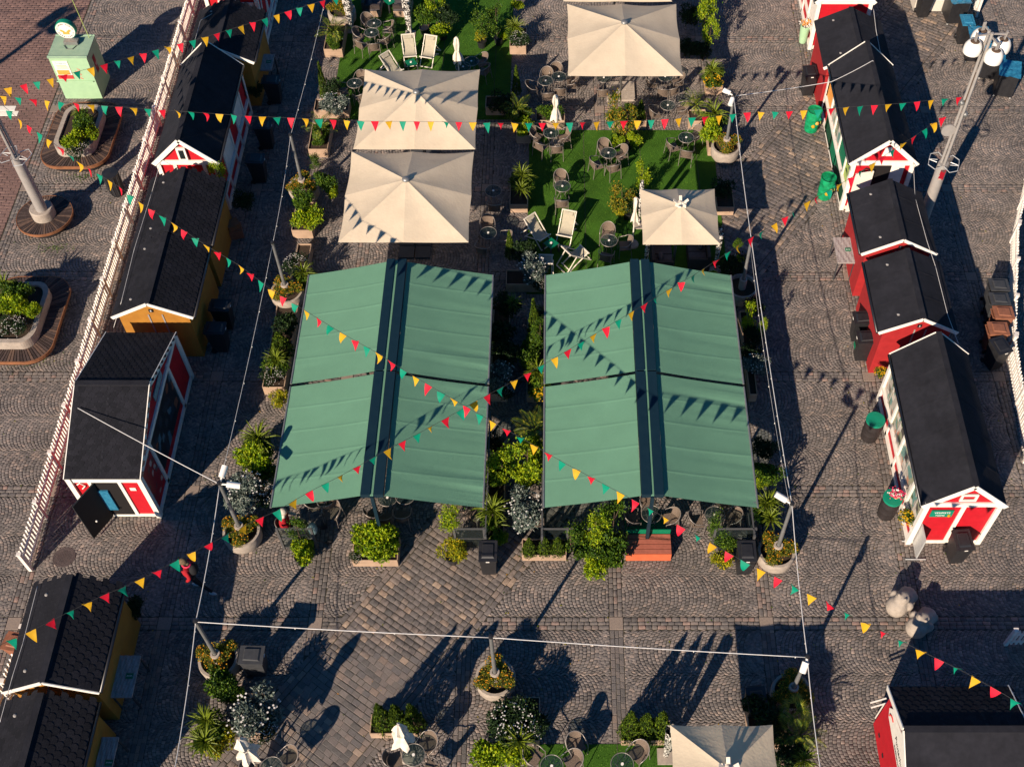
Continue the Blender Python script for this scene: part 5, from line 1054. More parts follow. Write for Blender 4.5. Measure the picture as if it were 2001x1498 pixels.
# ------------------------------------------------------------------ bunting
FL = {}
def bunting(label, kx, path, zs, cols, a, b):
    """kx: (flag number, picture x) anchors; path: picture polyline; zs: (picture x, height) anchors"""
    P = lambda x: at(x, np.interp(x, [p[0] for p in path], [p[1] for p in path]), float(np.interp(x, [q[0] for q in zs], [q[1] for q in zs])))
    k0, k1 = kx[0][0], kx[-1][0]; o0 = P(kx[0][1]); t = thing('bunting', label, 'bunting', o0, 0, 'strings of coloured pennants')
    xs = [float(np.interp(k, [q[0] for q in kx], [q[1] for q in kx])) for k in range(k0, k1+1)]
    pts = [P(x)-o0 for x in xs]; ends = []
    MB().tube(([Vector(a)-o0] if a else [])+pts+([Vector(b)-o0] if b else []), .006, 4).build('cord', 'cord', t)
    for i, k in enumerate(range(k0, k1+1)):
        c = cols[k % 3]; v = rnd.choice((0, 0, 1, 1, 2, 3, 4, 5)); key = (c, v)
        if key not in FL:
            mb = MB(); n = 5; vs = []; amp = (.01, .03, .06, -.04, .09, -.08)[v]
            for r in range(n+1):
                q = r/n; w = .112*(1-q)+.001; y = amp*math.sin(q*2.6); vs += [(-w, y, -.30*q), (0, y+.012*math.sin(q*5), -.30*q), (w, y*1.3, -.30*q)]
            mb.add(vs, [(3*r, 3*r+3, 3*r+4, 3*r+1) for r in range(n)]+[(3*r+1, 3*r+4, 3*r+5, 3*r+2) for r in range(n)])
            o = mb.build('flag', 'flag_'+c, t, smooth=True); FL[key] = o.data
        else: o = link('flag', FL[key], t)
        d = pts[min(i+1, len(pts)-1)]-pts[max(i-1, 0)]; o.location = pts[i]
        yaw = math.atan2(d.y, d.x); o.rotation_euler = Euler((rnd.gauss(-.28, .16), 0, yaw*.8+rnd.gauss(0, .2))); q = rnd.uniform(.88, 1.08); o.scale = (q, 1, rnd.uniform(.88, 1.08))
LT = (-18.75, 14.47, 6.0); RT = (10.67, 14.25, 5.65)
Bp = [(-40, 184), (6, 188), (120, 200), (204, 207), (345, 217), (485, 227), (600, 232), (707, 237), (860, 238), (1000, 241), (1113, 240), (1270, 235), (1400, 227), (1460, 220), (1540, 218), (1600, 214), (1652, 210), (1763, 202), (1875, 190)]
Ap = [(15, 172), (99, 154), (204, 126), (304, 98), (400, 73), (494, 44), (560, 23), (630, 2), (660, -8)]
Cp = [(2, 203), (38, 234), (97, 274), (153, 317), (194, 341), (234, 366), (275, 397), (341, 438), (403, 480), (467, 518), (532, 567), (598, 608), (670, 652), (740, 691), (787, 722), (863, 767), (940, 811), (1018, 855), (1097, 901), (1185, 948), (1272, 995), (1360, 1045), (1455, 1097), (1520, 1129), (1588, 1164), (1657, 1199), (1727, 1235), (1800, 1271), (1873, 1306), (1946, 1346), (2020, 1390)]
Dp = [(-20, 1270), (22, 1249), (65, 1230), (132, 1196), (202, 1162), (238, 1148), (305, 1116), (373, 1080), (440, 1046), (505, 1013), (540, 998), (603, 961), (668, 928), (697, 912), (757, 878), (813, 849), (868, 819), (920, 789), (978, 758), (1030, 730), (1110, 684), (1160, 654), (1207, 626), (1235, 609), (1305, 567), (1355, 538), (1400, 509), (1442, 479), (1490, 452), (1535, 424), (1577, 395), (1620, 372), (1662, 348), (1705, 320), (1745, 293), (1786, 267), (1827, 239), (1850, 225)]
bunting('string of pennants from the left lamp mast up to the top edge over huts', [(0, 15), (1, 45), (9, 255), (15, 400), (21, 540), (25, 630), (26, 655)], Ap, [(15, 5.9), (300, 5.6), (630, 5.9)], 'yrg', LT, None)
bunting('string of pennants crossing the whole square horizontally over the upper large parasol', [(-1, -20), (0, 6), (3, 92), (19, 541), (37, 1033), (52, 1432), (68, 1875)], Bp, [(-40, 5.9), (457, 5.8), (700, 5.5), (1000, 5.25), (1225, 5.35), (1714, 5.6), (1890, 5.65)], 'ygr', LT, RT)
bunting('string of pennants running diagonally from the left lamp mast to the lower right corner', [(-4, 18), (0, 97), (4, 174), (9, 275), (15, 403), (18, 468), (21, 531), (24, 599), (27, 671), (30, 740), (33, 813), (36, 887), (39, 963), (42, 1044), (45, 1127), (48, 1213), (51, 1300), (54, 1394), (57, 1488), (60, 1587), (63, 1692), (66, 1800), (69, 1908), (71, 1985)], Cp, [(0, 5.8), (421, 5.3), (600, 5.0), (981, 5.0), (1271, 5.1), (1990, 5.6)], 'yrg', LT, None)
bunting('string of pennants rising from the lower left shed to the right lamp mast', [(-1, -15), (0, 22), (3, 135), (6, 238), (9, 340), (12, 440), (15, 540), (18, 635), (21, 728), (24, 814), (27, 898), (30, 978), (33, 1057), (36, 1135), (39, 1208), (42, 1284), (45, 1355), (48, 1422), (51, 1490), (54, 1556), (57, 1620), (60, 1685), (63, 1745), (66, 1806), (68, 1842)], Dp, [(0, 5.4), (194, 5.1), (461, 4.8), (623, 4.7), (841, 4.75), (970, 4.85), (1300, 4.9), (1890, 5.6)], 'gyr', None, RT)
# ------------------------------------------------------------------ white cables with small bulbs
BULB = [None]
def cable(label, pts, sag=.12, r=.011, bulbs=1.3, m='wire', nm='string_light_cable'):
    o0 = Vector(pts[0]); t = thing(nm, label, 'cable', o0); allp = []
    for a, b in zip(pts[:-1], pts[1:]):
        a, b = Vector(a), Vector(b); n = 12
        for k in range(n+1): q = k/n; p = a.lerp(b, q); p.z -= sag*4*q*(1-q); allp.append(p-o0)
    MB().tube(allp, r, 5).build('cable', m, t, smooth=True)
    if bulbs:
        acc = 0
        for a, b in zip(allp[:-1], allp[1:]):
            L = (b-a).length; 
            while acc < L and L > .01:
                p = a.lerp(b, acc/L)
                if BULB[0] is None: q = MB().sphere((0, 0, -.055), .015, 8, 6).cyl((0, 0, -.04), .010, .03, 6).build('bulb', 'bulb', t, smooth=True); BULB[0] = q.data
                else: q = link('bulb', BULB[0], t)
                q.location = p; acc += bulbs
            acc -= L
PT = POLES
cable('thin light cable along the left row of poles, upper stretch to the top edge', [at(642, -30, 3.0), PT['a1'], PT['a2']], r=.007)
cable('light cable between the far left pole and the pole at the near left awning corner', [PT['a2'], PT['a3']], r=.007)
cable('twisted white cable from the near left pole down past the walking person', [PT['a3'], PT['a4'], at(338, 1520, 2.8)], r=.012)
cable('white cable spanning the open square from the left pole to the middle pole', [PT['a4'], PT['b0']], sag=.05, r=.012, bulbs=2.4)
cable('white cable spanning the open square from the middle pole to the right pole', [PT['b0'], PT['c1']], sag=.05, r=.012, bulbs=2.4)
cable('white cable along the right row of poles past the right awning', [PT['c4'], PT['c3'], PT['c2'], PT['c1'], at(1606, 1520, 2.8)], r=.012)
cable('second thin light cable hanging beside the white cable right of the right awning', [PT['c3']+Vector((0, 0, -.25)), PT['c2']+Vector((0, 0, -.25))], sag=.3, r=.004)
cable('white cable from the near left pole to the roof of the open door hut', [PT['a3'], at(152, 797, 2.86)], sag=.05, r=.012, bulbs=0)
cable('white cable from the pole with spotlights across to the red hut on the right', [PT['c4'], at(1625, 160, 2.9), (9.14, 19.0, 3.24), at(1735, 165, 2.4)], sag=.03, r=.012, bulbs=0)
cable('white cable lying along the right side of the hut roofs on the right', [at(1707, 18, 2.3), at(1712, 60, 2.3), at(1722, 112, 2.25), at(1738, 122, 2.3), at(1735, 165, 2.4)], sag=0, r=.01, bulbs=0)
cable('thin cable lying over the roofs of the two red sheds on the right', [at(1785, 318, 2.25), at(1788, 385, 2.3), at(1812, 473, 2.42), at(1828, 520, 2.40), at(1852, 615, 2.4), at(1873, 672, 2.3)], sag=0, r=.008, bulbs=0)
cable('thin cable running down over the roofs of the left yellow sheds', [at(463, 0, 2.4), at(392, 40, 2.4), at(297, 375, 2.3), at(262, 488, 2.32), at(237, 590, 2.3), at(222, 640, 1.2)], sag=0, r=.008, bulbs=0)
cable('thin cable running down over the lower left yellow sheds', [at(73, 1145, 2.35), at(45, 1255, 2.35), at(24, 1322, 2.35), at(0, 1410, 2.3)], sag=0, r=.008, bulbs=0)
# ------------------------------------------------------------------ tall lamp masts
def mast(label, x, y, top=8.0, base='low', heads=True, rot=0.0):
    t = thing('lamp_mast', label, 'lamp post', (x, y, 0), rot)
    MB().tube([(0, 0, .0), (0, 0, 2.9), (0, 0, 3.1)], [.185, .175, .16], 20).build('base_tube', 'mast', t, smooth=True, sharp=40)
    for k in range(3):
        a = k*2.094+.5; c, s = .075*math.cos(a), .075*math.sin(a); MB().tube([(c, s, 3.0), (c, s, top-(.0 if k else 1.2))], .045, 8).build('upper_tube', 'mast', t, smooth=True, sharp=40)
    MB().box((.0, -.02, 6.1), (.09, .05, 1.1)).build('cable_duct', 'bark', t)
    for k in range(6):
        a = k*math.pi/3+.2; q = [(.15, -.16, 0), (.40, -.24, 0), (.52, 0, 0), (.40, .24, 0), (.15, .16, 0)]
        if k % 2 == 0 or True:
            if k in (1, 4): continue
            MB().tube([(px_*math.cos(a)-py_*math.sin(a), px_*math.sin(a)+py_*math.cos(a), 3.12) for px_, py_, _ in q], .014, 6).build('bracket_loop', 'metalshoe', t)
    if heads:
        for k, (dx, dy, dz) in enumerate(((-.42, -.10, 0), (.42, .0, 0), (-.1, .38, .0), (.12, -.42, -.05))):
            z = top-.45+dz; h = MB().lathe([(.25, z-.18), (.262, z-.09), (.245, z+.05), (.18, z+.16), (.13, z+.18)], 28, (dx, dy, 0)).build('lamp_shade', 'lampw', t, smooth=True)
            MB().lathe([(.0001, z+.20), (.10, z+.19), (.125, z+.165)], 20, (dx, dy, 0)).lathe([(.0001, z-.12), (.21, z-.14)], 20, (dx, dy, 0)).build('vented_cap', 'bark', h)
            MB().beam((dx, dy, z+.18), (dx*1.05, dy*1.05, z+.46), .09, .03).build('fin', 'mast', h); MB().beam((0, 0, z+.36), (dx, dy, z+.36), .04).build('arm', 'mast', h)
        for a, z in ((.3, 5.05), (3.3, 5.55)): MB().sphere((.13*math.cos(a), .13*math.sin(a), z), .09, 10, 8).build('glass_ball', 'steel', t, smooth=True)
        MB().tube([(-.22, -.03, 4.45), (-.22, .01, 4.45)], .22, 20).build('round_plate', 'mast', t)
    return t
m_ = mast('tall grey lamp mast with four white globe lamps at the right', 10.65, 14.2, 8.1); MB().box((0, -.183, 2.75), (.16, .012, .42)).build('sticker', 'poster', m_)
m_ = mast('tall grey lamp mast rising from a concrete drum inside a round slatted bench', -18.72, 14.45, 8.0)
for k, z in enumerate((4.85, 5.05)):
    MB().bx(-.1, .75, -.1, .1, z, z+.02).build('perforated_arm', 'white', m_)
mast('tall lamp mast out of the frame whose latticed shadow crosses the brick walkway', -28.1, 13.9, 7.6)
def slats_ring(t, pts_in, pts_out, z, name='slat'):
    n = len(pts_in)
    for k in range(n):
        a, b = pts_in[k], pts_out[k]; a2, b2 = pts_in[(k+1) % n], pts_out[(k+1) % n]; g_ = .12
        P = [a.lerp(a2, g_), b.lerp(b2, g_), b.lerp(b2, 1-g_), a.lerp(a2, 1-g_)]; z_ = z+rnd.uniform(-.002, .002)
        MB().prism([(p.x, p.y, z_) for p in P], (0, 0, .035)).build(name, DECKM[rnd.randrange(4)], t)
DECKM = [mat('bench_slat_%d' % k, c, tuple(q*.6 for q in c), .75, 12, .3, 40) for k, c in enumerate(((.05, .034, .030), (.07, .048, .042), (.09, .062, .054), (.15, .095, .07)))]
# round bench round the left mast
t = thing('round_bench', 'round dark slatted bench with concrete drum around the left lamp mast', 'bench', (-18.78, 14.52, 0))
n = 64; slats_ring(t, [Vector((.40*math.cos(2*math.pi*k/n), .40*math.sin(2*math.pi*k/n), 0)) for k in range(n)], [Vector((.90*math.cos(2*math.pi*k/n), .90*math.sin(2*math.pi*k/n), 0)) for k in range(n)], .36)
MB().lathe([(.905, .30), (.925, .30), (.925, .40), (.905, .40), (.905, .30)], 48).build('rim', 'rim', t, smooth=True, sharp=30); MB().lathe([(.38, 0), (.385, .72), (.36, .76), (.25, .76), (.0001, .76)], 32).build('concrete_drum', 'conc', t, smooth=True, sharp=30)
MB().lathe([(.7, 0), (.7, .34)], 32).build('plinth', 'black', t)
def oval(px, py, z, L, W, label, plants_):
    """rounded slatted bench around a concrete flower trough"""
    c = at(px, py, z) if not isinstance(px, Vector) else px; t = thing('oval_bench', label, 'bench', (c.x, c.y, 0), 0)
    def rr(w, l, r, n=72):
        out = []
        P = 2*(w-2*r)+2*(l-2*r)+2*math.pi*r
        for k in range(n):
            s = P*k/n; segs = [(w-2*r, 0), (math.pi*r/2, 1), (l-2*r, 0), (math.pi*r/2, 1), (w-2*r, 0), (math.pi*r/2, 1), (l-2*r, 0), (math.pi*r/2, 1)]
            x, y, h = -w/2+r, -l/2, 0.0
            for ln, cv in segs:
                q = min(s, ln)
                if cv == 0: x += q*math.cos(h); y += q*math.sin(h)
                else:
                    cxx, cyy = x-r*math.sin(h), y+r*math.cos(h); h2 = h+q/r; x, y = cxx+r*math.sin(h2), cyy-r*math.cos(h2); h = h2 if q >= ln-1e-9 else h2
                s -= q
                if s <= 1e-9: break
            out.append(Vector((x, y, 0)))
        return out
    I, O = rr(W-.86, L-.86, .28, 96), rr(W, L, .72, 96)
    I = [Vector((o.x*(W-.92)/W, o.y*(L-.92)/L, 0)) for o in O]
    slats_ring(t, I, O, .38)
    n = len(O)
    for nm, mm, A, z0, z1, th in (('rim', 'rim', O, .30, .42, .02),):
        mb = MB(); vs = [(p.x*(1+s*.02), p.y*(1+s*.02), z) for s in (0, 1) for z in (z0, z1) for p in A]
        mb.add(vs, [(k, (k+1) % n, n+(k+1) % n, n+k) for k in range(n)]+[(2*n+k, 2*n+(k+1) % n, 3*n+(k+1) % n, 3*n+k) for k in range(n)]+[(n+k, n+(k+1) % n, 3*n+(k+1) % n, 3*n+k) for k in range(n)]); mb.build(nm, mm, t)
    T_ = [Vector((p.x*(W-.95)/W, p.y*(L-.95)/L, 0)) for p in O]; Ti = [Vector((p.x*(W-1.25)/W, p.y*(L-1.25)/L, 0)) for p in O]; mb = MB(); vs = [(p.x, p.y, 0) for p in T_]+[(p.x, p.y, .74) for p in T_]+[(p.x, p.y, .74) for p in Ti]+[(p.x, p.y, .5) for p in Ti]
    mb.add(vs, [(j*n+k, j*n+(k+1) % n, (j+1)*n+(k+1) % n, (j+1)*n+k) for j in range(3) for k in range(n)]); mb.build('trough', 'conc', t)
    MB().add([(p.x, p.y, .66) for p in Ti], [tuple(range(n))]).build('soil', 'soil', t); MB().add([(p.x*.85, p.y*.9, z) for z in (0, .36) for p in O], [(k, (k+1) % n, n+(k+1) % n, n+k) for k in range(n)]).build('plinth', 'black', t)
oval(160, 262, .4, 3.3, 2.35, 'rounded slatted bench around a planted concrete trough below the mint kiosk', None)
oval(Vector((at(123, 610, .4).x-1.2, at(123, 622, .4).y, 0)), 0, 0, 3.4, 2.4, 'rounded slatted bench around a planted concrete trough, lower one at the left edge', None)
for a in [('lime', 150, 275, .85, 1.0, 'lime flowering plants in the front of the upper trough'), ('leaf', 160, 245, .95, 1.05, 'green plants in the upper trough'), ('lime2', 178, 258, .6, 1.0, 'lime tuft on the right of the upper trough'), ('flowerw', 152, 293, .75, .85, 'white flowers at the near end of the upper trough'), ('yucca', 160, 225, .8, 1.0, 'loose grasses at the far end of the upper trough'),
    ('lime', 28, 600, 1.0, 1.0, 'lime plants in the front of the lower trough'), ('leaf', 35, 570, 1.0, 1.0, 'green plants in the middle of the lower trough'), ('lime2', 65, 608, .6, .95, 'lime tuft on the right of the lower trough'), ('flowerw', 25, 640, .85, .85, 'white flowers at the near end of the lower trough'), ('yucca2', 10, 560, 1.0, 1.0, 'loose grasses at the far end of the lower trough')]: plant(*a)
# ------------------------------------------------------------------ mint kiosk
kx, ky = -19.07, 21.45; t = thing('kiosk', 'mint green food kiosk with a round sign on its roof', 'kiosk', (kx, ky, 0)); w, d, h = .68, .62, 1.85
MB().bx(-w, w, -d, d, 0, h).build('body', 'mint', t); MB().bx(-w-.03, w+.03, -d-.03, d+.03, h, h+.04).build('roof', 'mint2', t)
for s in (-1, 1): MB().bx(-w-.03, w+.03, s*d-.02*s-.02, s*d-.02*s+.02, h+.04, h+.07).build('roof_edge', 'mint2', t)
MB().box((0, .15, h+.12), (.5, .25, .12)).build('sign_bracket', 'steel', t); MB().tube([(-.25, 0, h+.06), (-.1, -.2, h+.06), (.1, -.2, h+.06), (.2, 0, h+.06)], .012, 5).build('power_lead', 'black', t)
s_ = MB().tube([(-.12, .28, h+.50), (-.12, .46, h+.50)], .36, 36).build('round_sign', 'signgreen', t, smooth=True, sharp=40); f_ = MB().tube([(-.12, .262, h+.50), (-.12, .279, h+.50)], .335, 36).build('sign_face', 'paper', t, smooth=True, sharp=40)
mb = MB()
for a, b, r in (((-.30, .52), (-.17, .44), .045), ((-.17, .44), (-.17, .34), .07), ((-.07, .34), (-.07, .44), .07), ((-.07, .44), (.06, .52), .045), ((-.12, .42), (-.12, .38), .09)): mb.tube([(a[0], .258, h+a[1]), (b[0], .258, h+b[1])], [r*.9, r], 8)
mb.v = [(p[0], .258+(p[1]-.258)*.06, p[2]) for p in mb.v]; mb.build('pastry_print', 'orange', f_); MB().box((-.12, .255, h+.60), (.14, .006, .07)).build('white_print', 'lampw', f_)
def ring_text(body, a0, a1, r, up):
    for k, ch in enumerate(body):
        if ch == ' ': continue
        a = a0+(a1-a0)*k/(len(body)-1); text(ch, .085, f_, (-.12+r*math.cos(a), .256, h+.50+r*math.sin(a)), (R(90), -(a-math.pi/2) if up else -(a+math.pi/2), 0), 'ink')
ring_text('EISKUN TORIN', R(165), R(15), .275, True); ring_text('MAKKITERIA', R(200), R(340), .275, False)
p = MB().bx(-.60, -.06, -d-.015, -d-.002, .93, 1.72).build('poster', 'paper', t); MB().bx(-.60, -.06, -d-.02, -d-.016, .93, 1.10).build('red_band', 'posterred', p); MB().bx(-.56, -.12, -d-.021, -d-.0165, 1.12, 1.32).build('food_print', 'orange', p)
text('Aamiainen', .09, p, (-.33, -d-.018, 1.63), (R(90), 0, 0), 'blueink'); 
for k in range(3): MB().bx(-.5, -.15+.03*k, -d-.019, -d-.016, 1.52-k*.06, 1.535-k*.06).build('text_line', 'orange', p)
MB().box((w+.006, -.1, 1.2), (.008, .22, .7)).build('side_poster', 'poster', t); MB().tube([(-.72, -.5, .85), (-.72, -.66, .82), (.6, -.66, .82), (.68, -.5, .85)], .02, 6).build('counter_rail', 'mint', t)
mb = MB()
for k in range(7): mb.tube([(.18+.10*math.sin(k*2.1+j), -d-.004, 1.35-k*.07+.03*math.cos(j*1.7)) for j in range(4)], .006, 4)
mb.build('graffiti', 'posterred', t); c = at(166, 17); MB().tube([(.55, .45, h), (.45, .5, h+1.7)], .012, 6).build('antenna', 'limepanel', t)
# ------------------------------------------------------------------ bins, barrels and tables
def bin_f(m, lid):
    def f():
        t = blank('wheelie_bin', 'bin'); w, d, h = .29, .35, 1.0
        MB().add([(-w*.8, -d*.75, .03), (w*.8, -d*.75, .03), (w*.8, d*.7, .03), (-w*.8, d*.7, .03), (-w, -d, h), (w, -d, h), (w, d, h), (-w, d, h)], [(3,2,1,0), (4,5,6,7), (0,1,5,4), (1,2,6,5), (2,3,7,6), (3,0,4,7)]).build('body', m, t)
        MB().prism([(-w-.025, -d-.04, h), (w+.025, -d-.04, h), (w+.025, d+.03, h+.03), (-w-.025, d+.03, h+.03)], (0, 0, .05)).add([(-w*.75, -d*.8, h+.055), (w*.75, -d*.8, h+.055), (w*.7, d*.7, h+.095), (-w*.7, d*.7, h+.095), (-w*.65, -d*.65, h+.09), (w*.65, -d*.65, h+.09), (w*.6, d*.6, h+.12), (-w*.6, d*.6, h+.12)], [(4,5,6,7), (0,1,5,4), (1,2,6,5), (2,3,7,6), (3,0,4,7)]).build('lid', lid, t)
        MB().tube([(-w*.8, d+.03, h-.02), (-w*.8, d+.09, h), (w*.8, d+.09, h), (w*.8, d+.03, h-.02)], .016, 6).build('handle', m, t)
        for s in (-1, 1): MB().tube([(s*w*.82, d*.75, .10), (s*(w*.82+.05), d*.75, .10)], .10, 14).build('wheel', 'gutter', t)
        MB().bx(-.06, .06, -d-.055, -d-.04, h-.0, h+.03).build('grip', 'lampw', t); return t
    return Proto(f)
BK, BG, BN, BL = bin_f('black', 'black'), bin_f('greylid', 'greylid'), bin_f('brownlid', 'brownlid'), bin_f('black', 'bluelid')
G_ = 'wheelie bins'
for P_f, xy, rz, lb in ((BK, (7.86, 8.86), -90, 'black wheelie bin with a small green sticker, front one beside the red shed'), (BK, (7.86, 9.62), -90, 'black wheelie bin in shadow behind another one beside the red shed'), (BK, (12.86, 25.85), 8, 'black wheelie bin leaning at the white tent corner'), (BK, (7.72, 21.2), 5, 'black wheelie bin in front of the curved red wall at the upper right'),
    (BG, (12.33, 10.95), 90, 'grey wheelie bin, farthest of five beside the right fence'), (BG, (12.22, 10.38), 90, 'dark grey wheelie bin, second of five beside the right fence'), (BN, (12.22, 9.83), 90, 'brown lidded bin, upper of two beside the right fence'), (BN, (11.92, 9.2), 90, 'brown lidded bin, lower of two beside the right fence'), (BK, (11.85, 8.55), 20, 'black wheelie bin nearest of five beside the right fence'),
    (BK, (9.35, 1.95), 5, 'black wheelie bin standing before the gable of the poster hut'), (BK, (-3.42, 1.62), 0, 'black wheelie bin at the right front corner of the left awning'), (BK, (3.50, 1.62), 0, 'black wheelie bin beside the tub at the right awning corner'), (BG, (-9.28, -1.3), 90, 'grey wheelie bin beside the tub of the lower left pole'),
    (BK, (-12.0, 9.2), 90, 'black wheelie bin in deep shade beside the left yellow shed, near one'), (BK, (-12.0, 10.1), 90, 'black wheelie bin in deep shade beside the left yellow shed, far one'), (BK, (-11.95, 20.7), 90, 'black wheelie bin in shade beside the upper left yellow shed'), (BK, (-11.9, 16.6), 90, 'dark bin in deep shade beside the left red hut, near one'), (BK, (-11.9, 18.3), 90, 'dark bin in deep shade beside the left red hut, far one'),
    (BL, (14.1, 24.2), 0, 'blue covered bin at the tent corner, nearest the tent'), (BN, (-15.3, -.95), 80, 'brown lidded bin at the left edge beside the lower left shed'), (BK, (3.35, -2.45), 5, 'black bin in shade beside the parasol at the bottom right')):
    P_f((*xy, 0), R(rz), lb, G_, (.78, .80, .95))
q = [o for o in bpy.data.objects if o.get('label', '').startswith('black wheelie bin with a small green sticker')][0]
MB().bx(-.12, .12, -.40, -.385, .55, .72).build('sticker', 'greenpanel', q)
for k, (x, y, rz) in enumerate(((14.05, 25.6, 3), (14.35, 23.3, -5), (14.7, 22.3, -12), (15.05, 21.3, -15))):
    t = thing('covered_crate', ('blue tarp covered container at the top right corner, topmost', 'blue tarp covered container behind the globe lamps, second', 'blue tarp covered container behind the globe lamps, third', 'blue tarp covered container nearest the lamp mast top')[k], 'container', (x, y, 0), R(rz), 'blue covered containers'); t.scale = (.82, .85, .95)
    MB().bx(-.42, .42, -.5, .5, .1, 1.05).build('body', 'black', t); n = 8; mb = MB(); vs = [(-.48+.96*i/n, -.56+1.12*j/n, 1.07+.05*rnd.random()) for i in range(n+1) for j in range(n+1)]
    mb.add(vs, [(i*(n+1)+j, (i+1)*(n+1)+j, (i+1)*(n+1)+j+1, i*(n+1)+j+1) for i in range(n) for j in range(n)]); mb.build('blue_tarp', 'bluelid', t)
    for a, b in ((-1, -1), (1, -1), (-1, 1), (1, 1)): MB().tube([(a*.36-.03, b*.42, .07), (a*.36+.03, b*.42, .07)], .07, 10).build('castor', 'metalshoe', t)
def barrel(label, px, py, m, lid, z=.9, r=.255, h=.9, kind=0):
    c = at(px, py, z); t = thing('barrel', label, 'barrel', (c.x, c.y, 0), 0, 'barrels beside the right huts')
    MB().lathe([(r*.93, 0), (r*.97, .1), (r, h*.33), (r*1.03, h*.35), (r, h*.37), (r, h*.64), (r*1.03, h*.66), (r, h*.68), (r*.98, h)], 28).build('body', m, t, smooth=True, sharp=50)
    MB().lathe([(.0001, h-.03), (r*.9, h-.03), (r*.93, h), (r*1.03, h+.01), (r*1.05, h-.03)] if kind == 0 else [(.0001, h+.03), (r*.9, h+.035), (r*1.06, h+.03), (r*1.08, h-.04)], 28).build('lid', lid, t, smooth=True, sharp=40)
    if kind == 0:
        for k in range(5): MB().sphere((r*.97*math.cos(-1.6+k*.5), r*.97*math.sin(-1.6+k*.5), .35+.12*(k % 3)), .07, 8, 6).build('painted_spot', ('flag_y', 'orange', 'flag_g', 'limepanel', 'orange')[k], t)
    return t
barrel('green painted barrel with orange blots, farther one beside the hedge panel hut', 1593, 215, 'barrel', 'barrel'); barrel('green painted barrel with orange blots, nearer one beside the hedge panel hut', 1620, 346, 'barrel', 'barrel')
barrel('dark barrel with a plain green lid beside the poster hut', 1711, 820, 'barrelk', 'signgreen', kind=1); b_ = barrel('dark barrel with green lid and a flower pot on it beside the poster hut', 1745, 972, 'barrelk', 'signgreen', kind=1)
c = at(1752, 968, 1.12); t = thing('flower_pot', 'orange pot of pink and white flowers on the green barrel lid', 'flower pot', (c.x, c.y, 1.03)); MB().lathe([(.06, 0), (.085, .12), (.07, .12)], 12).build('pot', 'orange', t)
mb = MB(); leaves(mb, [(rnd.gauss(0, .09), rnd.gauss(0, .07), .14+rnd.uniform(0, .12)) for k in range(160)], .06, .9); mb.build('pink_flowers', 'petal_p', t); mb = MB(); leaves(mb, [(rnd.gauss(-.03, .06), rnd.gauss(-.03, .05), .15+rnd.uniform(0, .12)) for k in range(80)], .055, .9); mb.build('white_flowers', 'petal_w', t)
def gtable(label, x0, x1, y0, y1, z=.9, sgn=True):
    t = thing('covered_table', label, 'table', ((x0+x1)/2, (y0+y1)/2, 0), 0, 'grey covered tables beside the sheds'); w, d = (x1-x0)/2, (y1-y0)/2; n = 10; mb = MB()
    vs = [(-w+2*w*i/n, -d+2*d*j/n, z+.008*math.sin(i*2.1+j*1.3)+.006*rnd.random()) for i in range(n+1) for j in range(n+1)]; mb.add(vs, [(i*(n+1)+j, (i+1)*(n+1)+j, (i+1)*(n+1)+j+1, i*(n+1)+j+1) for i in range(n) for j in range(n)])
    mb.build('cover', 'greytable', t); MB().bx(-w, w, -d, d, z-.05, z-.01).build('board', 'greytable', t)
    for a, b in ((1, 1), (1, -1), (-1, 1), (-1, -1)): MB().bx(a*w*.9-.02, a*w*.9+.02, b*d*.9-.02, b*d*.9+.02, 0, z-.05).build('leg', 'greylid', t)
    s = MB().bx(.02, .20, -.07, .07, z+.018, z+.022).build('green_label', 'greenpanel', t); text('AVAA', .055, s, (.11, 0, z+.024), (0, 0, 0), 'wprint')
gtable('grey covered table with green label beside the farther red shed', 7.42, 8.0, 11.96, 13.05); gtable('grey covered table beside the lower left yellow shed', -12.64, -12.1, -2.36, -1.27); gtable('grey covered table beside the upper left yellow shed', -12.58, -12.05, 21.35, 22.26)
gtable('grey covered table beside the shed cut off at the lower left', -12.6, -12.2, -4.6, -3.35)
c = at(455, 440, .5); t = thing('crate_stack', 'small brown crates beside the left yellow shed in deep shade', 'crates', (c.x, c.y, 0)); MB().box((0, 0, .2), (.5, .4, .36), rz=.3).build('crate', 'brownlid', t); MB().box((0, .02, .5), (.42, .34, .2), rz=.6).build('crate', 'rim', t)
c = at(215, 340, .9); t = thing('litter_bin', 'round black litter bin left of the picket fence near the upper oval bench', 'bin', (c.x, c.y, 0)); MB().lathe([(.22, 0), (.24, .1), (.26, .9), (.27, .95), (.0001, .98)], 24).build('drum', 'black', t, smooth=True, sharp=40)
for k in range(12): a = k*math.pi/6; MB().beam((.25*math.cos(a), .25*math.sin(a), .1), (.27*math.cos(a), .27*math.sin(a), .88), .02).build('slat', 'greylid', t)
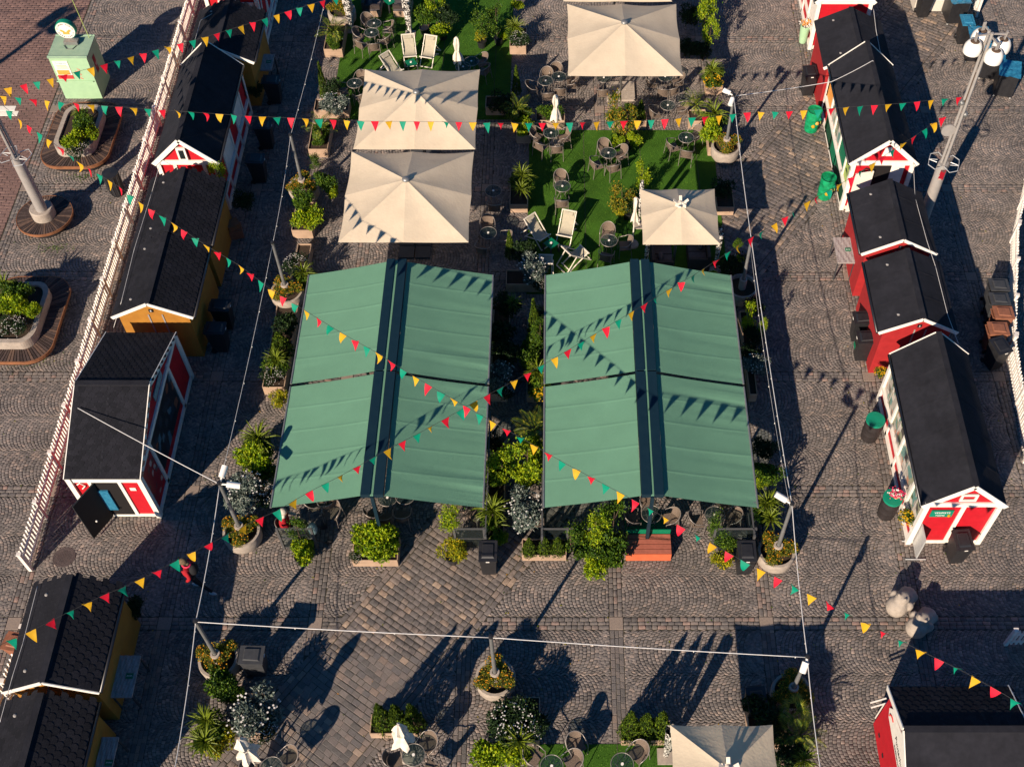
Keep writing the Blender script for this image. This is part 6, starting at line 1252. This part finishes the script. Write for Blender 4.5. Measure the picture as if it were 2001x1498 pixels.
# sandwich board and other signs
a = at(1785, 1075); t = thing('sandwich_board', 'pale framed pavement sign in front of the poster hut corner', 'sign', (a.x, a.y, 0), R(90))
for s in (-1, 1): MB().tube([(-.3, s*.22, 0), (-.3, s*.22, .04), (.3, s*.22, .04), (.3, s*.22, 0)] if 0 else [(s*.28, -.28, .02), (s*.28, .28, .02)], .02, 6).build('foot_bar', 'metalshoe', t)
MB().bx(-.3, .3, -.02, .02, .12, 1.1).build('frame', 'metalshoe', t); MB().bx(-.26, .26, -.028, -.021, .17, 1.05).build('sheet', 'paper', t)
for k in range(5): MB().bx(-.2, .2-.03*(k % 3), -.033, -.029, .85-k*.13, .88-k*.13).build('text_line', 'ink', t)
a = at(1722, 1382, 1.0); t = thing('wall_stand', 'small white folded stand at the corner of the lower right hut', 'stand', (a.x, a.y, 0)); 
for k in range(2): MB().beam((-.25, -.0+k*.12, 1.0), (.15, .1+k*.12, 1.05), .03).build('bar', 'white', t)
MB().beam((.1, .1, 0), (.1, .1, 1.0), .03).build('leg', 'white', t)
# white tent at the top right
t = thing('market_tent', 'white sided market tent at the top edge on the right', 'tent', (13.55, 27.0, 0)); x0_, x1_ = at(1783, 18, 0).x, at(1893, 24, 0).x; y0_ = at(1830, 23, 0).y
for a, b, c_, d_ in ((x0_, x1_, y0_, y0_+.02), (x0_, x0_+.02, y0_+.03, y0_+3), (x1_-.02, x1_, y0_+.03, y0_+3)): MB().bx(a, b, c_, d_, .02, 2.1).build('side_sheet', 'tent', t, off=(13.55, 27.0, 0))
MB().add([(x0_-13.55, y0_-27, 2.12), (x1_-13.55, y0_-27, 2.12), (x1_-13.55, y0_-24, 2.12), (x0_-13.55, y0_-24, 2.12), ((x0_+x1_)/2-13.55, y0_-25.5, 2.9)], [(0,1,4), (1,2,4), (2,3,4), (3,0,4)]).build('roof', 'tent', t)
for a in (x0_+.04, x1_-.04): MB().bx(a-.025, a+.025, y0_+.03, y0_+.08, 0, 2.1).build('post', 'metalshoe', t, off=(13.55, 27.0, 0))
# ------------------------------------------------------------------ carved stone figures
def statue(label, px, py, rz):
    c = at(px, py, .35); t = thing('stone_figure', label, 'statue', (c.x, c.y, 0), R(rz)); t.scale = (1.12, 1.12, 1.0); mb = MB()
    mb.sphere((.0, 0, .22), .36, 20, 14, (1.05, .72, .72)).sphere((-.28, 0, .16), .24, 16, 12, (1, .95, .8)).sphere((.22, 0, .34), .27, 16, 12, (.95, .95, 1.25)).sphere((.10, 0, .66), .17, 16, 12, (1.1, 1.0, .9)).sphere((.0, 0, .68), .10, 12, 10).sphere((.17, .09, .82), .045, 10, 8).sphere((.17, -.09, .82), .045, 10, 8).sphere((-.38, .14, .08), .11, 12, 8, (1.3, .9, .8)).sphere((-.38, -.14, .08), .11, 12, 8, (1.3, .9, .8)).sphere((.05, .22, .42), .12, 12, 8, (.9, .8, 1.5)).sphere((.05, -.22, .42), .12, 12, 8, (.9, .8, 1.5))
    o = mb.build('body', 'stone', t); r = o.modifiers.new('remesh', 'REMESH'); r.mode = 'VOXEL'; r.voxel_size = .025; r.use_smooth_shade = True; s = o.modifiers.new('smooth', 'SMOOTH'); s.iterations = 6; s.factor = .6
statue('carved granite figure sitting in the sun, upper left of two', 1763, 1172, 225); statue('carved granite figure partly in shadow, lower right of two', 1802, 1213, 225)
# ------------------------------------------------------------------ people
def skin_body(name, joints, bones, m, parent, root=0, sub=2):
    """joints: (x,y,z,radius); one continuous skinned surface"""
    me = bpy.data.meshes.new(name); me.from_pydata([j[:3] for j in joints], bones, []); me.materials.append(M[m]); o = link(name, me, parent)
    o.modifiers.new('skin', 'SKIN'); 
    if not me.skin_vertices: 
        bpy.context.view_layer.update()
    for i, v in enumerate(me.skin_vertices[0].data): v.radius = (joints[i][3], joints[i][3]*(joints[i][4] if len(joints[i]) > 4 else 1)); v.use_root = (i == root)
    s = o.modifiers.new('sub', 'SUBSURF'); s.levels = sub; s.render_levels = sub
    dg = bpy.context.evaluated_depsgraph_get(); m2 = bpy.data.meshes.new_from_object(o.evaluated_get(dg)); bpy.data.objects.remove(o); m2.polygons.foreach_set('use_smooth', [True]*len(m2.polygons)); return link(name, m2, parent)
def hands(t, p, d, up):
    p = Vector(p); d = Vector(d).normalized(); mb = MB(); s = d.cross(Vector(up)).normalized(); mb.sphere(p+d*.04, .042, 10, 8, (1, 1, 1))
    for k in range(4): q = p+d*.06+s*(.026-.0175*k); mb.tube([q, q+d*.04*(1.1-.08*abs(k-1)), q+d*.062+Vector((0, 0, -.018))], [.0095, .0085, .006], 6)
    q = p+s*.035+d*.02; mb.tube([q, q+s*.03+d*.03, q+s*.03+d*.055], [.011, .009, .007], 6); mb.build('hand', 'skin', t, smooth=True)
# walking person in a red jacket, seen from above
c = at(395, 1150); t = thing('person', 'person in red jacket and dark trousers walking left, in the shade below the hut', 'person', (-11.22, 1.0, 0), R(-10)); t.scale = (.9, .86, .94)
J = [(0, 0, .95, .14), (0, 0, 1.15, .14), (-.03, 0, 1.38, .15), (-.04, 0, 1.50, .06), (-.08, 0, 1.60, .055), (-.04, .17, 1.42, .07), (-.14, .27, 1.16, .05), (-.02, .28, .92, .038), (-.04, -.17, 1.42, .07), (.10, -.27, 1.18, .05), (-.06, -.30, .96, .038), (0, .09, .90, .10), (-.22, .10, .50, .065), (-.10, .10, .10, .045), (0, -.09, .90, .10), (.20, -.10, .50, .065), (.46, -.12, .16, .045)]
skin_body('body', J, [(0, 1), (1, 2), (2, 3), (3, 4), (2, 5), (5, 6), (6, 7), (2, 8), (8, 9), (9, 10), (0, 11), (11, 12), (12, 13), (0, 14), (14, 15), (15, 16)], 'blackcloth', t)
J2 = [(0, 0, 1.0, .165), (0, 0, 1.15, .165), (-.03, 0, 1.40, .17), (-.04, 0, 1.50, .075), (-.04, .17, 1.43, .085), (-.15, .28, 1.17, .065), (-.03, .29, .98, .05), (-.04, -.17, 1.43, .085), (.10, -.28, 1.19, .065), (-.04, -.31, 1.02, .05)]
skin_body('jacket', J2, [(0, 1), (1, 2), (2, 3), (2, 4), (4, 5), (5, 6), (2, 7), (7, 8), (8, 9)], 'redcloth', t)
hd = MB().sphere((-.10, 0, 1.66), .105, 16, 12, (1.05, .88, 1.15)).tube([(-.20, 0, 1.665), (-.225, 0, 1.64)], [.018, .012], 6).build('head', 'skin', t, smooth=True)
MB().sphere((-.075, 0, 1.69), .118, 16, 12, (1.05, .93, 1.05)).sphere((.03, 0, 1.60), .06, 10, 8).build('hair', 'hairb', t, smooth=True)
for s in (-1, 1): MB().sphere((-.198, s*.035, 1.675), .011, 6, 5).build('eye', 'ink', hd); MB().sphere((-.09, s*.093, 1.655), .022, 8, 6, (1, .4, 1.3)).build('ear', 'skin', hd)
MB().box((-.203, 0, 1.605), (.008, .04, .01)).build('mouth', 'redcloth', hd); MB().tube([(-.02+.12*math.cos(a), .10*math.sin(a), 1.52) for a in [k*.63 for k in range(10)]], .028, 6, True).build('scarf', 'petal_p', t, smooth=True)
hands(t, (-.02, .285, .92), (.0, 0, -1), (1, 0, 0)); hands(t, (-.07, -.30, .97), (-.3, 0, -1), (1, 0, 0))
for (x, y, z, r_) in ((-.12, .10, .05, 0), (.50, -.12, .08, -.5)): MB().sphere((x-.05, y, z), .065, 12, 8, (2.0, .75, .75)).build('shoe', 'shoe', t, smooth=True)
MB().sphere((.14, .0, 1.30), .17, 12, 8, (.8, 1.05, 1.25)).build('backpack', 'blackcloth', t, smooth=True)
# seated person under the awning
c = at(556, 1018, .8); t = thing('person', 'pale haired person in red coat and light trousers sitting under the left awning', 'person', (c.x, c.y, 0), R(10))
J = [(0, 0, .52, .15), (-.02, 0, .75, .15), (0, 0, .98, .16), (.02, 0, 1.12, .06), (.05, 0, 1.22, .05), (0, .17, 1.02, .07), (.10, .26, .80, .05), (.32, .20, .72, .038), (0, -.17, 1.02, .07), (.10, -.28, .80, .05), (.32, -.20, .72, .038), (.05, .10, .52, .10), (.45, .12, .52, .07), (.47, .12, .10, .045), (.05, -.10, .52, .10), (.45, -.14, .52, .07), (.50, -.15, .10, .045)]
B_ = [(0, 1), (1, 2), (2, 3), (3, 4), (2, 5), (5, 6), (6, 7), (2, 8), (8, 9), (9, 10), (0, 11), (11, 12), (12, 13), (0, 14), (14, 15), (15, 16)]
skin_body('body', J, B_, 'khaki', t); skin_body('coat', [(j[0], j[1], j[2]+(.0), j[3]*1.18) for j in J[:4]+J[5:7]+J[8:10]], [(0, 1), (1, 2), (2, 3), (2, 4), (4, 5), (2, 6), (6, 7)], 'redcloth', t)
hd = MB().sphere((.07, 0, 1.29), .10, 16, 12, (1.05, .88, 1.15)).tube([(.165, 0, 1.29), (.19, 0, 1.265)], [.018, .012], 6).build('head', 'skin', t, smooth=True); MB().sphere((.045, 0, 1.32), .115, 16, 12, (1.0, .95, 1.0)).build('hair', 'hairw', t, smooth=True)
for s in (-1, 1): MB().sphere((.168, s*.035, 1.30), .011, 6, 5).build('eye', 'ink', hd); MB().sphere((.07, s*.09, 1.285), .022, 8, 6, (1, .4, 1.3)).build('ear', 'skin', hd)
MB().box((.172, 0, 1.235), (.008, .04, .01)).build('mouth', 'redcloth', hd); hands(t, (.32, .20, .72), (1, -.2, -.2), (0, 0, 1)); hands(t, (.32, -.20, .72), (1, .2, -.2), (0, 0, 1))
for s in (-1, 1): MB().sphere((.54, s*.13, .05), .065, 12, 8, (1.8, .75, .75)).build('shoe', 'shoe', t, smooth=True)
chair((c.x-.02, c.y-.0, 0), R(10), 'wicker armchair in which the person in the red coat sits', 'wicker armchairs around the glass tables')
c = at(610, 1030, .7); t = thing('walker', 'dark walking frame with a grey blue bag beside the seated person in red', 'walker', (c.x, c.y, 0), R(20))
for s in (-1, 1): MB().tube([(-.3, s*.25, .05), (-.1, s*.25, .5), (-.2, s*.25, .88), (-.35, s*.25, .9)], .015, 6).build('side_frame', 'black', t); MB().tube([(-.1, s*.25, .5), (.3, s*.25, .05)], .015, 6).build('front_tube', 'black', t)
for a, b in ((-.3, -.25), (-.3, .25), (.3, -.25), (.3, .25)): MB().tube([(a, b-.02, .09), (a, b+.02, .09)], .09, 14).build('wheel', 'black', t)
MB().beam((-.1, -.25, .5), (-.1, .25, .5), .02).build('cross_tube', 'black', t); MB().sphere((.0, 0, .62), .16, 14, 10, (.8, 1.1, 1.1)).build('bag', 'bagblue', t, smooth=True)
